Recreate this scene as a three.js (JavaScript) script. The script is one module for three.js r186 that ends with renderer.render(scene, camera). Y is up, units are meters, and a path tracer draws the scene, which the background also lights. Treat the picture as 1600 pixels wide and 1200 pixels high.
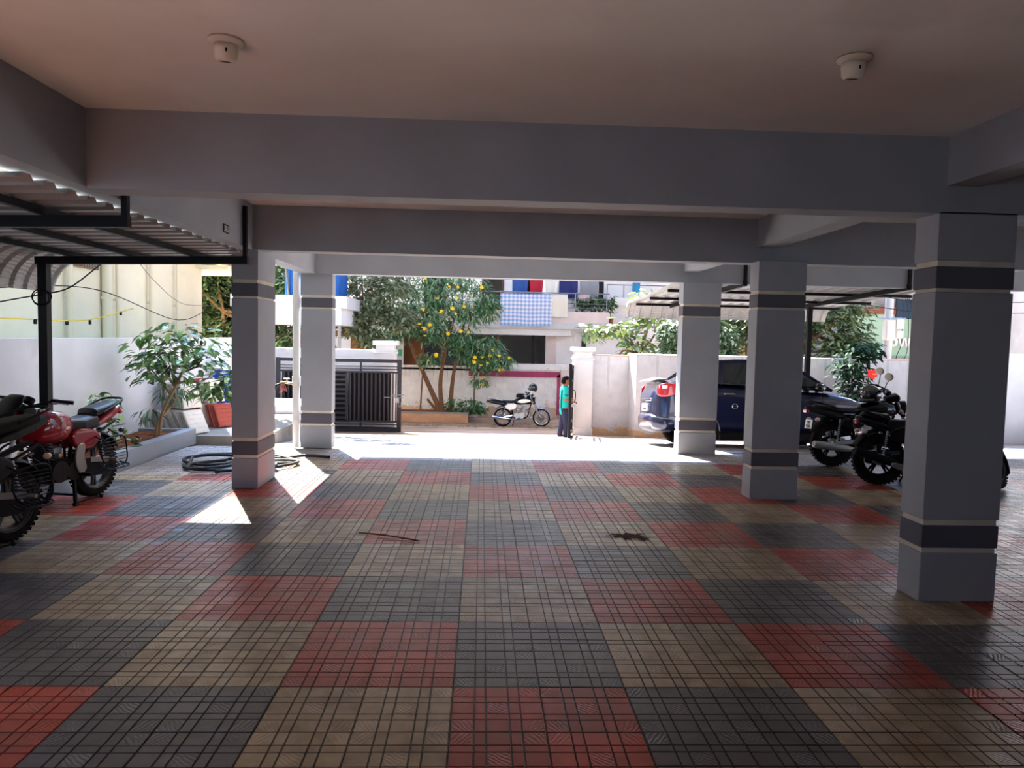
import * as THREE from 'three';
import { mergeGeometries, mergeVertices, toCreasedNormals } from 'three/addons/utils/BufferGeometryUtils.js';
import { RoundedBoxGeometry } from 'three/addons/geometries/RoundedBoxGeometry.js';
import { MarchingCubes } from 'three/addons/objects/MarchingCubes.js';
import { Sky } from 'three/addons/objects/Sky.js';
import { TextGeometry } from 'three/addons/geometries/TextGeometry.js';
import { Brush, Evaluator, SUBTRACTION } from 'three-bvh-csg';
import { FontLoader } from 'three/addons/loaders/FontLoader.js';

// ---------------------------------------------------------------- camera, sky, sun, exposure
const scene = new THREE.Scene();
const renderer = new THREE.WebGLRenderer();
renderer.toneMapping = THREE.LinearToneMapping;
renderer.toneMappingExposure = 0.78;
renderer.shadowMap.enabled = true;
const camera = new THREE.PerspectiveCamera(2 * Math.atan(600 / 1171.9) * 180 / Math.PI, 4 / 3, 0.05, 300);
camera.rotation.order = 'YXZ';
camera.position.set(0, 1.75, 0);
camera.rotation.set(-0.0616329, -0.0411793, 0.0215923);
const SUN = new THREE.Vector3(-0.4, 1.18, -0.917).normalize();
const sky = new Sky();
sky.name = 'sky';
sky.scale.setScalar(1000);
Object.assign(sky.material.uniforms.turbidity, { value: 8 });
sky.material.uniforms.rayleigh.value = 0.55;
sky.material.uniforms.mieCoefficient.value = 0.006;
sky.material.uniforms.mieDirectionalG.value = 0.8;
sky.material.uniforms.sunPosition.value.copy(SUN);
scene.add(sky);
scene.environmentIntensity = 1.5;
scene.backgroundIntensity = 1.5;
const sun = new THREE.DirectionalLight(0xfff7ee, 76);
sun.name = 'sun';
sun.position.copy(SUN).multiplyScalar(60).add(new THREE.Vector3(0, 0, -10));
sun.target.position.set(0, 0, -10);
sun.castShadow = true;
sun.shadow.mapSize.set(4096, 4096);
Object.assign(sun.shadow.camera, { left: -35, right: 35, top: 35, bottom: -35, near: 1, far: 140 });
scene.add(sun, sun.target);

// ---------------------------------------------------------------- helpers
let seed = 1;
const rnd = () => { seed = (seed * 1664525 + 1013904223) >>> 0; return seed / 4294967296; };
const rr = (a, b) => a + (b - a) * rnd();
const pick = (a) => a[Math.floor(rnd() * a.length)];
const PI = Math.PI, V = (x, y, z) => new THREE.Vector3(x, y, z);
const clamp = (x, a, b) => Math.min(b, Math.max(a, x)), lerp = (a, b, t) => a + (b - a) * t;
const sstep = (a, b, x) => { const t = clamp((x - a) / (b - a), 0, 1); return t * t * (3 - 2 * t); };
const ground = (z) => { const d = -z; return d < 11.5 ? 0 : -0.09 * (Math.min(d, 24) - 11.5); };
const names = {};
function numbered(n) { const k = names[n] = (names[n] ?? -1) + 1; return k ? n + '_' + String(k).padStart(3, '0') : n; }
const clean = (g) => {
  let q = g.index ? g.toNonIndexed() : g;
  for (const k of Object.keys(q.attributes)) if (!['position', 'normal', 'uv'].includes(k)) q.deleteAttribute(k);
  if (!q.attributes.normal) q.computeVertexNormals();
  if (!q.attributes.uv) q.setAttribute('uv', new THREE.BufferAttribute(new Float32Array(q.attributes.position.count * 2), 2));
  q.morphAttributes = {};
  return q;
};
const join = (list) => { const a = [].concat(list).flat(9).filter(Boolean).map(clean); return a.length === 1 ? a[0] : mergeGeometries(a); };
// uv in metres from the dominant axis of each face
function metric(g) {
  g = clean(g);
  const p = g.attributes.position, n = g.attributes.normal, uv = g.attributes.uv;
  for (let i = 0; i < p.count; i++) {
    const ax = Math.abs(n.getX(i)), ay = Math.abs(n.getY(i)), az = Math.abs(n.getZ(i));
    if (ay >= ax && ay >= az) uv.setXY(i, p.getX(i), p.getZ(i));
    else if (ax > az) uv.setXY(i, p.getZ(i), p.getY(i));
    else uv.setXY(i, p.getX(i), p.getY(i));
  }
  return g;
}
function mesh(name, geos, material, parent, label) {
  const m = new THREE.Mesh(join(geos), material);
  m.castShadow = m.receiveShadow = true;
  if (parent) { m.name = name; parent.add(m); if (label) m.userData.label = label; } else { m.name = numbered(name); scene.add(m); }
  return m;
}
function part(name, geometry, material, parent) { // shares the geometry
  const m = new THREE.Mesh(geometry, material); m.name = name; m.castShadow = m.receiveShadow = true; parent.add(m); return m;
}
function thing(name, label, category, pos = [0, 0, 0], turn = 0, group) {
  const o = new THREE.Group(); o.name = numbered(name); scene.add(o);
  o.position.set(...pos); o.rotation.y = turn; o.userData = { label, category };
  if (group) o.userData.group = group;
  return o;
}
function tag(o, label, category, group, kind) { Object.assign(o.userData, { label, category }); if (group) o.userData.group = group; if (kind) o.userData.kind = kind; return o; }
function struct(name, label, geos, material) { const o = mesh(name, [].concat(geos).map(metric), material); o.userData = { kind: 'structure', label }; return o; }
function structGroup(name, label) { const o = new THREE.Group(); o.name = numbered(name); o.userData = { kind: 'structure', label }; scene.add(o); return o; }
function dup(root, pos, turn, label, group) {
  const r = root.clone(); r.name = numbered(root.name.replace(/_\d+$/, '')); r.userData = { ...root.userData }; scene.add(r);
  if (pos) r.position.set(...pos); if (turn !== undefined) r.rotation.y = turn;
  if (label) r.userData.label = label; if (group) r.userData.group = group;
  return r;
}
const place = (g, x = 0, y = 0, z = 0, rx = 0, ry = 0, rz = 0) => { g.rotateX(rx); g.rotateY(ry); g.rotateZ(rz); g.translate(x, y, z); return g; };
const box = (w, h, d, x, y, z, rx, ry, rz) => place(new THREE.BoxGeometry(w, h, d), x, y, z, rx, ry, rz);
const span = (x0, x1, y0, y1, z0, z1) => box(Math.abs(x1 - x0), Math.abs(y1 - y0), Math.abs(z1 - z0), (x0 + x1) / 2, (y0 + y1) / 2, (z0 + z1) / 2);
const rbox = (w, h, d, r, x, y, z, rx, ry, rz, s = 2) => place(new RoundedBoxGeometry(w, h, d, s, Math.min(r, w / 2.01, h / 2.01, d / 2.01)), x, y, z, rx, ry, rz);
const sph = (r, x, y, z, sx = 1, sy = 1, sz = 1, a = 18, b = 12) => { const g = new THREE.SphereGeometry(r, a, b); g.scale(sx, sy, sz); g.translate(x, y, z); return g; };
const UP = V(0, 1, 0);
function rod(a, b, r, r2 = r, seg = 8) { // tapered cylinder from a to b
  const A = V(...a), B = V(...b), d = B.clone().sub(A), L = d.length();
  const g = new THREE.CylinderGeometry(r2, r, L, seg, 1);
  g.applyQuaternion(new THREE.Quaternion().setFromUnitVectors(UP, d.normalize()));
  g.translate((A.x + B.x) / 2, (A.y + B.y) / 2, (A.z + B.z) / 2); return g;
}
function bar(a, b, w, h) { // rectangular tube from a to b, h upright where it can be
  const A = V(...a), B = V(...b), d = B.clone().sub(A), L = d.length(); d.normalize();
  const g = new THREE.BoxGeometry(w, h, L), m = new THREE.Matrix4();
  const side = Math.abs(d.y) > 0.95 ? V(1, 0, 0) : UP.clone().cross(d).normalize();
  m.makeBasis(side, d.clone().cross(side), d); g.applyMatrix4(m);
  g.translate((A.x + B.x) / 2, (A.y + B.y) / 2, (A.z + B.z) / 2); return g;
}
const curve = (pts, closed = false, t = 0.5) => new THREE.CatmullRomCurve3(pts.map((p) => V(...p)), closed, 'catmullrom', t);
const tube = (pts, r, n = 24, seg = 7, closed = false) => new THREE.TubeGeometry(curve(pts, closed), n, r, seg, closed);
const lathe = (pts, seg = 24) => new THREE.LatheGeometry(pts.map((p) => new THREE.Vector2(...p)), seg);
const poly = (pts) => { const s = new THREE.Shape(); pts.forEach((p, i) => (i ? s.lineTo(...p) : s.moveTo(...p))); s.closePath(); return s; };
const smooth = (pts) => { const s = new THREE.Shape(); s.setFromPoints(new THREE.CatmullRomCurve3(pts.map((p) => V(p[0], p[1], 0)), true).getPoints(pts.length * 5).slice(0, -1).map((p) => new THREE.Vector2(p.x, p.y))); return s; };
function slab(shape, depth, bevel = 0, seg = 1) { // outline in x,y extruded along z, centred
  const g = new THREE.ExtrudeGeometry(shape, { depth: Math.max(depth - 2 * bevel, 1e-4), bevelEnabled: bevel > 0, bevelSize: bevel, bevelThickness: bevel, bevelSegments: seg, bevelOffset: -bevel, curveSegments: 10 });
  g.translate(0, 0, -Math.max(depth - 2 * bevel, 1e-4) / 2); return g;
}
// skin through rings of equal point counts (each ring an array of [x,y,z])
function skin(rings, closed = true, caps = true) {
  const n = rings[0].length, pos = [], idx = [], uv = [];
  rings.forEach((r, i) => r.forEach((p, j) => { pos.push(...p); uv.push(j / n, i / rings.length); }));
  for (let i = 0; i + 1 < rings.length; i++) for (let j = 0; j < (closed ? n : n - 1); j++) {
    const a = i * n + j, b = i * n + (j + 1) % n; idx.push(a, b, a + n, b, b + n, a + n);
  }
  if (caps && closed) [0, rings.length - 1].forEach((k, w) => {
    const c = [0, 1, 2].map((q) => rings[k].reduce((s, p) => s + p[q], 0) / n), id = pos.length / 3; pos.push(...c); uv.push(0.5, 0.5);
    for (let j = 0; j < n; j++) { const a = k * n + j, b = k * n + (j + 1) % n; w ? idx.push(a, b, id) : idx.push(b, a, id); }
  });
  const g = new THREE.BufferGeometry();
  g.setAttribute('position', new THREE.Float32BufferAttribute(pos, 3)); g.setAttribute('uv', new THREE.Float32BufferAttribute(uv, 2)); g.setIndex(idx);
  g.computeVertexNormals(); return g;
}
// loft along x: stations [x, yc, zc, halfHeight, halfWidth, power]
function loftX(st, n = 20) {
  return skin(st.map(([x, yc, zc, hh, hw, pw = 2.4]) => Array.from({ length: n }, (_, j) => {
    const a = -j / n * 2 * PI, c = Math.cos(a), s = Math.sin(a);
    return [x, yc + hh * Math.sign(s) * Math.abs(s) ** (2 / pw), zc + hw * Math.sign(c) * Math.abs(c) ** (2 / pw)];
  })));
}
// ---------------------------------------------------------------- procedural textures
function noiseGrid(n, s) { let k = s * 7919 + 1; const r = () => { k = (k * 1664525 + 1013904223) >>> 0; return k / 4294967296; }; return { n, a: Float32Array.from({ length: n * n }, r) }; }
function sampleN(g, u, v) { const n = g.n, x = u * n, y = v * n, xi = Math.floor(x), yi = Math.floor(y), fx = x - xi, fy = y - yi, a = fx * fx * (3 - 2 * fx), b = fy * fy * (3 - 2 * fy), q = (i, j) => g.a[((j % n) + n) % n * n + ((i % n) + n) % n]; return lerp(lerp(q(xi, yi), q(xi + 1, yi), a), lerp(q(xi, yi + 1), q(xi + 1, yi + 1), a), b); }
function fbm(s, base, oct) { const gs = Array.from({ length: oct }, (_, i) => noiseGrid(base << i, s + i)); return (u, v) => { let t = 0, w = 0, k = 1; for (const g of gs) { t += k * sampleN(g, u, v); w += k; k *= 0.55; } return t / w; }; }
function tex(size, f, srgb = true, rep = 1, repY = rep) { // f(u,v) -> [r,g,b] 0..255
  const d = new Uint8Array(size * size * 4);
  for (let j = 0; j < size; j++) for (let i = 0; i < size; i++) { const c = f(i / size, j / size), o = (j * size + i) * 4; d[o] = c[0]; d[o + 1] = c[1]; d[o + 2] = c[2]; d[o + 3] = 255; }
  const t = new THREE.DataTexture(d, size, size); t.wrapS = t.wrapT = THREE.RepeatWrapping; t.magFilter = THREE.LinearFilter; t.minFilter = THREE.LinearMipmapLinearFilter; t.generateMipmaps = true;
  if (srgb) t.colorSpace = THREE.SRGBColorSpace; t.repeat.set(rep, repY); t.needsUpdate = true; return t;
}
const gray = (v) => [v, v, v];
const S = (o) => new THREE.MeshStandardMaterial(o), P = (o) => new THREE.MeshPhysicalMaterial(o);
const M = (color, roughness = 0.6, metalness = 0, extra = {}) => P({ color, roughness, metalness, specularIntensity: metalness > 0.3 ? 1 : roughness < 0.4 ? 0.7 : 0.3, ...extra });
// mottled paint: base colour times a noise with blotches; period in metres
function mottled(hex, { amp = 0.1, seed: s = 1, period = 1.7, base = 4, oct = 6, rough = 0.8, bump = 0.0012, tint = null, tintAt = 0.62, tintAmt = 0.5, size = 256 } = {}) {
  const c = new THREE.Color(hex), n1 = fbm(s, base, oct), n2 = fbm(s + 50, 3, 5), t2 = tint ? new THREE.Color(tint) : null;
  const to = (x) => clamp(Math.round(255 * x), 0, 255), sr = [c.r, c.g, c.b].map((x) => (x <= 0.0031308 ? 12.92 * x : 1.055 * x ** (1 / 2.4) - 0.055)), tr = t2 && [t2.r, t2.g, t2.b].map((x) => (x <= 0.0031308 ? 12.92 * x : 1.055 * x ** (1 / 2.4) - 0.055));
  const map = tex(size, (u, v) => { const k = 1 + amp * 2 * (n1(u, v) - 0.5), w = t2 ? tintAmt * sstep(tintAt, tintAt + 0.15, n2(u, v)) : 0; return sr.map((x, i) => to(lerp(x, tr ? tr[i] : 0, w) * k)); }, true, 1 / period);
  const nb = fbm(s + 9, 16, 4), bm = tex(size, (u, v) => gray(to(nb(u, v))), false, 1 / period);
  return P({ map, roughness: rough, bumpMap: bump ? bm : null, bumpScale: bump, specularIntensity: rough < 0.65 ? 0.5 : 0.25 });
}
// ---------------------------------------------------------------- the parking hall: floor, ceiling, beams, columns
const paint = mottled('#969aa1', { amp: 0.05, seed: 3, rough: 0.62, bump: 0.0008, tint: '#9c9a98', tintAmt: 0.35 });
const bandPaint = mottled('#55565f', { amp: 0.08, seed: 5, rough: 0.6, bump: 0.0006 });
const groovePaint = mottled('#d8cdbd', { amp: 0.12, seed: 8, rough: 0.85, tint: '#a08e78', tintAmt: 0.5 });
const ceilPaint = mottled('#e9ebe8', { amp: 0.05, seed: 11, period: 3.1, rough: 0.9, tint: '#d5d3cc', tintAmt: 0.4 });
const wallWhite = mottled('#dcdde0', { amp: 0.06, seed: 21, period: 2.3, rough: 0.85, tint: '#b9b7b6', tintAmt: 0.45 });
const concrete = mottled('#8f8a82', { amp: 0.15, seed: 31, rough: 0.95, tint: '#6d655c' });
const grout = mottled('#3a302a', { amp: 0.2, seed: 33, rough: 0.95 });
const soil = mottled('#8a4f2c', { amp: 0.3, seed: 41, rough: 1, bump: 0.02, tint: '#5b331f', tintAt: 0.5 });

// floor: bedding slab, then every paving tile as a piece with its 5 x 5 pattern of raised pads
const floorG = structGroup('floor', 'glossy patterned parking tiles in red, charcoal and tan squares');
const TS = 0.4304, OX = -0.1103, OZ = -3.6592;   // tile side and the origin of the two-by-two colour squares
{
  const bed = [span(-5.5, 16, -0.35, -0.02, 7, -11.5)];
  const ramp = new THREE.BoxGeometry(21.5, 0.4, 12.62); ramp.rotateX(0.08976 * -1); // slopes down away from the hall
  bed.push(place(ramp, 5.25, -0.2 - 0.02 - 0.565 + 0.002, -17.75));
  mesh('bedding', bed.map(metric), grout, floorG);
}
const cuts = [0, 2, 3, 5, 6, 8].map((k) => k / 8 * TS);
function tileGeo(high) {
  const g = 0.0042, out = [], top = 0, low = -0.006;
  const quad = (a, b, c, d) => { const p = []; for (const q of [a, b, c, a, c, d]) p.push(...q); const bg = new THREE.BufferGeometry(); bg.setAttribute('position', new THREE.Float32BufferAttribute(p, 3)); bg.computeVertexNormals(); const uv = []; for (const q of [a, b, c, a, c, d]) uv.push(q[0] / TS, -q[2] / TS); bg.setAttribute('uv', new THREE.Float32BufferAttribute(uv, 2)); return bg; };
  for (let i = 0; i < 5; i++) for (let j = 0; j < 5; j++) {
    const x0 = cuts[i] + g / 2 + (i ? 0 : 0.001), x1 = cuts[i + 1] - g / 2 - (i < 4 ? 0 : 0.001), z0 = -cuts[j] - g / 2, z1 = -cuts[j + 1] + g / 2, e = 0.0025;
    const t = [[x0 + e, top, z0 - e], [x1 - e, top, z0 - e], [x1 - e, top, z1 + e], [x0 + e, top, z1 + e]], b = [[x0, low, z0], [x1, low, z0], [x1, low, z1], [x0, low, z1]];
    out.push(quad(t[0], t[1], t[2], t[3]));
    if (high) for (let k = 0; k < 4; k++) out.push(quad(b[k], b[(k + 1) % 4], t[(k + 1) % 4], t[k]));
    else out.push(quad(b[0], b[1], t[1], t[0]), quad(b[2], b[3], t[3], t[2]));
  }
  out.push(quad([0.001, low, -0.001], [TS - 0.001, low, -0.001], [TS - 0.001, low, 0.001 - TS], [0.001, low, 0.001 - TS]));
  return join(out);
}
const tileBump = (() => { // wavy leaf veins pressed into the corner and centre pads
  const w = fbm(77, 5, 3);
  return tex(512, (u, v) => {
    const at = (t) => { const k = cuts.findIndex((c, i) => t * TS < (cuts[i + 1] ?? 9)); return k; }, i = at(u), j = at(v);
    const n = 128 + 26 * (w(u * 3, v * 3) - 0.5);
    if (!((i % 4 === 0 && j % 4 === 0) || (i === 2 && j === 2))) return gray(n);
    const fu = (u * TS - cuts[i]) / (cuts[i + 1] - cuts[i]), fv = (v * TS - cuts[j]) / (cuts[j + 1] - cuts[j]);
    const d = i === 2 ? fu + fv : (i ? 1 - fu : fu) * 1.1 + (j ? 1 - fv : fv) * 0.55, edge = sstep(0, 0.08, Math.min(fu, fv, 1 - fu, 1 - fv));
    return gray(clamp(n + 90 * edge * Math.sin(26 * (d + 0.35 * w(u * 2, v * 2))), 0, 255));
  }, false);
})();
const tileMat = (hex, s, tint, rough) => {
  const out = [];
  for (let k = 0; k < 3; k++) {
    const n1 = fbm(s + k * 5, 6, 5), n2 = fbm(s + k * 5 + 60, 3, 4), c = new THREE.Color(hex).convertLinearToSRGB(), t = new THREE.Color(tint).convertLinearToSRGB();
    const inG = (t) => cuts.some((c) => Math.abs(t * TS - c) < 0.0026);
    const map = tex(256, (u, v) => { if (inG(u) || inG(v)) return [38, 29, 25]; const w = 0.55 * sstep(0.42, 0.75, n2(u, v)), b = 1 + 0.28 * (n1(u, v) - 0.5) + (k - 1) * 0.05; return ['r', 'g', 'b'].map((q) => clamp(255 * b * lerp(c[q], t[q], w), 0, 255)); });
    const rm = tex(128, (u, v) => gray(clamp(255 * (rough + 0.16 * (n1(v, u) - 0.5)), 0, 255)), false);
    out.push(P({ map, roughnessMap: rm, roughness: 1, bumpMap: tileBump, bumpScale: 0.002, specularIntensity: 0.65 }));
  }
  return out;
};
const TILE = [tileMat('#575150', 101, '#48403b', 0.34), tileMat('#99866b', 131, '#7a654c', 0.34), tileMat('#9c3d2c', 161, '#7d3c2c', 0.34), tileMat('#99918d', 191, '#847b76', 0.55)];
{
  const gHi = tileGeo(true), gLo = tileGeo(false), list = [];
  const inCol = (x, z) => false;
  for (let i = -12; i < 26; i++) for (let j = -9; j < 34; j++) {
    const x = OX + i * TS, z = OZ - j * TS;
    if (x < -4.42 || x > 11.2 || z - TS < -18.1) continue;
    const ci = Math.floor(i / 2), cj = Math.floor(j / 2), k = z < -10.5 || (z < -9.1 && x < -2.95) ? 3 : (((ci + cj) % 3) + 3) % 3;
    const px = 753 + 1172 * (x + TS / 2) / Math.max(0.2, -(z - TS / 2)), seen = z < -1.9 && px > -60 && px < 1660;
    list.push({ x, z, k, d: seen ? Math.hypot(x, z) : 99 + Math.hypot(x, z) });
  }
  list.sort((a, b) => a.d - b.d);
  const rest = TILE.map((t) => t.map(() => []));
  list.forEach((t, n) => {
    const mv = Math.floor(rnd() * 3), yy = rr(-0.0012, 0.0012), slope = t.z - TS / 2 < -11.5 ? -0.08976 : 0;
    if (n < 300) { const m = part('tile', gHi, TILE[t.k][mv], floorG); m.position.set(t.x, yy, t.z); return; }
    const g = gLo.clone(); g.rotateX(slope); g.translate(t.x, ground(t.z) + yy, t.z); rest[t.k][mv].push(g);
  });
  const kn = ['charcoal_tiles', 'tan_tiles', 'red_tiles', 'pale_grey_tiles'];
  rest.forEach((r, k) => r.forEach((gs, v) => { if (gs.length) { const m = mesh(kn[k], gs, TILE[k][v], floorG, kn[k].replaceAll('_', ' ')); m.userData.kind = 'stuff'; } }));
}
// ceiling, storey above with its overhang
struct('ceiling', 'off-white plastered ceiling of the parking hall', [span(-2.76, 12.5, 3.14, 3.3, 6.2, -11.7)], ceilPaint);
struct('upper_floor', 'grey storey above the parking hall with its overhanging balcony front', [span(-2.76, 12.5, 3.3, 6.4, 6.2, -11.7), span(-2.76, 12.5, 3.1, 3.3, -11.7, -13.15), span(-2.76, 12.5, 3.3, 6.4, -11.7, -13.15), span(2.62, 12.5, 3.1, 4.2, -13.15, -14.1)], paint);
function beam(label, ...a) { return struct('beam', label, [span(...a)], paint); }
beam('grey cross beam nearest the camera, under the front part of the ceiling', -2.53, 12.5, 2.64, 3.14, -4.94, -5.17);
beam('grey cross beam in the middle, second from the camera', -2.53, 12.5, 2.65, 3.14, -8.41, -8.64);
beam('pale grey cross beam at the far opening of the hall', -2.53, 12.5, 2.65, 3.14, -11.46, -11.69);
beam('long grey beam along the left edge of the hall', -2.76, -2.53, 2.65, 3.14, 6.2, -11.69);
beam('long grey beam between the right-hand columns', 3.07, 3.3, 2.82, 3.14, 6.2, -11.46);
beam('long grey beam at the right-hand edge of the building', 12.27, 12.5, 2.65, 3.14, 6.2, -11.69);
struct('wall_back', 'grey rear wall of the hall', [span(-2.76, 12.5, 0, 3.14, 6.0, 6.2)], paint);
struct('wall_side_left', 'grey side wall of the hall behind the camera', [span(-2.76, -2.53, 0, 2.65, 6.2, 4.6)], paint);
struct('wall_side_right', 'grey side wall of the hall at the far right', [span(12.27, 12.5, 0, 2.65, 6.2, -4.5)], paint);
// columns: proud painted blocks with cream recessed joints and charcoal bands
function column(label, x0, x1, z0, z1) {
  const o = structGroup('column', label), cx = (x0 + x1) / 2, cz = (z0 + z1) / 2, w = x1 - x0, d = z0 - z1, e = 0.013;
  const blk = (n, y0, y1, m) => { const g = rbox(w, y1 - y0, d, 0.006, cx, (y0 + y1) / 2, cz); mesh(n, metric(g), m, o); };
  blk('plinth', 0, 0.34, paint); blk('band', 0.375, 0.53, bandPaint); blk('shaft', 0.57, 2.12, paint); blk('band', 2.145, 2.29, bandPaint); blk('capital', 2.33, 2.655, paint);
  for (const [a, b] of [[0.33, 0.385], [0.52, 0.58], [2.11, 2.155], [2.28, 2.34]]) mesh('groove', metric(span(x0 + e, x1 - e, a, b, z0 - e, z1 + e)), groovePaint, o, 'cream recessed joint');
  return o;
}
column('nearest grey column at the right with two charcoal bands', 3.03, 3.57, -4.94, -5.21);
column('grey column second from the camera on the right', 3.03, 3.57, -8.2, -8.47);
column('grey column farthest on the right, beside the blue car tail', 3.07, 3.66, -11.44, -11.7);
column('grey column on the left with the hose coiled behind it', -2.77, -2.48, -8.43, -9.13);
column('pale grey column at the far left with the white pipe beside it', -2.74, -2.27, -11.5, -11.75);
// ---------------------------------------------------------------- yard walls, street, gates
const dirt = mottled('#a08a78', { amp: 0.22, seed: 51, period: 2.9, rough: 1, bump: 0.012, tint: '#7d6757', tintAt: 0.5 });
const roadMat = mottled('#ac8f7a', { amp: 0.2, seed: 53, period: 3.3, rough: 1, bump: 0.008, tint: '#917660' });
const whitePaint = mottled('#cfcfd0', { amp: 0.06, seed: 55, period: 2.1, rough: 0.85, tint: '#b9b6b4' });
const creamPaint = mottled('#e4d9bd', { amp: 0.06, seed: 57, period: 3.7, rough: 0.85, tint: '#cdbf9f', tintAmt: 0.4 });
const pinkPaint = mottled('#e6d6d2', { amp: 0.06, seed: 59, period: 1.9, rough: 0.85 });
const magenta = mottled('#a8486a', { amp: 0.1, seed: 61, rough: 0.7 });
const black = M('#121115', 0.45, 0.1), blackMatte = M('#141315', 0.8), steel = M('#8d8f93', 0.35, 0.8), gunmetal = mottled('#29282d', { amp: 0.12, seed: 67, rough: 0.5, bump: 0 });
// wall with splashed mud at its foot: the stain has a ragged outline of its own
function stained(hex, mud, height, s) {
  const n = fbm(s, 5, 6), f = fbm(s + 7, 12, 4), c = new THREE.Color(hex).convertLinearToSRGB(), m = new THREE.Color(mud).convertLinearToSRGB();
  const map = tex(512, (u, v) => { const lim = height / 2 * (0.35 + 1.3 * n(u, 0.3)) * (0.7 + 0.6 * f(u, v)), w = v < lim && f(v, u) > 0.3 ? 0.75 : v < lim * 1.5 && f(v * 3, u * 3) > 0.55 ? 0.4 : 0, drip = v > 0.55 && n(u * 4, v * 0.12) > 0.62 ? 0.16 : 0, k = 1 + 0.12 * (f(u, v) - 0.5); return ['r', 'g', 'b'].map((q) => clamp(255 * k * lerp(lerp(c[q], m[q], w), 0.35, drip), 0, 255)); }, true, 0.5);
  return S({ map, roughness: 0.9 });
}
const lift = (g, y) => { const uv = metric(g); for (let i = 0; i < uv.attributes.uv.count; i++) uv.attributes.uv.setY(i, uv.attributes.uv.getY(i) - y); return uv; };
struct('wall_left', 'long pale grey compound wall behind the parked motorcycles', [span(-5.5, -5.3, -1, 1.62, 5, -18.5)], wallWhite);
struct('wall_front_left', 'pale compound wall behind the dark sliding gate', [span(-5.3, -2.55, -1.2, 1.39, -18.3, -18.5)], wallWhite);
{
  const m = stained('#b9b8ba', '#b98a5a', 0.2, 71);
  const o = mesh('wall_front_right', [lift(span(2.7, 3.62, -1.2, 1.38, -18.3, -18.5), -0.65), lift(span(3.62, 11.4, -1.2, 1.42, -17.4, -18.5), -0.6)], m);
  struct('wall_front_far', 'taller white compound wall at the far right edge', [span(11.4, 22, -1.2, 1.62, -17.2, -18.4)], wallWhite);
  o.userData = { kind: 'structure', label: 'grey compound wall with orange mud at its foot, right of the gate' };
}
struct('wall_right', 'white compound wall far to the right', [span(21.8, 22, -1, 1.7, 6, -18.4)], whitePaint);
struct('yard', 'paved open yard at the right side of the hall', [span(11.2, 22, -0.4, -0.01, 7, -11.5)], concrete);
{ const g = new THREE.BoxGeometry(13, 0.3, 6.9); g.rotateX(-0.08976); struct('yard', 'sloping paved yard along the front wall at the right', [place(g, 15.6, -0.15 - 0.315, -14.95)], concrete); }
// street: falls away, then level
{
  const g = new THREE.BoxGeometry(60, 0.3, 7.9); g.rotateX(-0.08976);
  struct('road', 'brown dirt street outside the gate', [place(g, 0, -0.15 - 0.795, -20.35), span(-30, 30, -1.5, -1.125, -24.1, -36)], roadMat);
  const t = mesh('fallen_leaves', Array.from({ length: 420 }, () => { const x = rr(-3, 3.6), z = -rr(22.6, 24.9), l = rr(0.05, 0.12); const q = new THREE.PlaneGeometry(l, l * 0.45); return place(q, x, ground(z) + 0.02, z, -PI / 2 + rr(-0.3, 0.3), rr(0, 6), 0); }), S({ color: '#6f6a45', roughness: 1, side: THREE.DoubleSide }));
  tag(t, 'dry fallen leaves littering the dirt roadside by the kerb', 'leaves', null, 'stuff');
}
// gate pillars
function pillar(label, x0, x1, z, top, y0) {
  const o = structGroup('gate_pillar', label), w = x1 - x0, cx = (x0 + x1) / 2;
  mesh('shaft', metric(span(x0, x1, y0, top - 0.2, z, z - 0.45)), whitePaint, o);
  mesh('moulding', metric(rbox(w + 0.06, 0.04, 0.51, 0.008, cx, top - 0.28, z - 0.225)), whitePaint, o);
  mesh('capstone', metric(rbox(w + 0.1, 0.1, 0.55, 0.012, cx, top - 0.05, z - 0.225)), whitePaint, o);
  mesh('neck', metric(span(x0 + 0.02, x1 - 0.02, top - 0.22, top - 0.08, z - 0.02, z - 0.43)), whitePaint, o);
  mesh('footing', metric(rbox(w + 0.05, 0.2, 0.5, 0.01, cx, y0 + 0.2, z - 0.225)), wallWhite, o);
}
pillar('white gate pillar behind the free end of the dark sliding gate', -2.58, -2.1, -18.25, 1.6, -0.75);
pillar('white gate pillar right of the narrow open gate leaf', 2.26, 2.72, -18.2, 1.55, -0.72);
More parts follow.
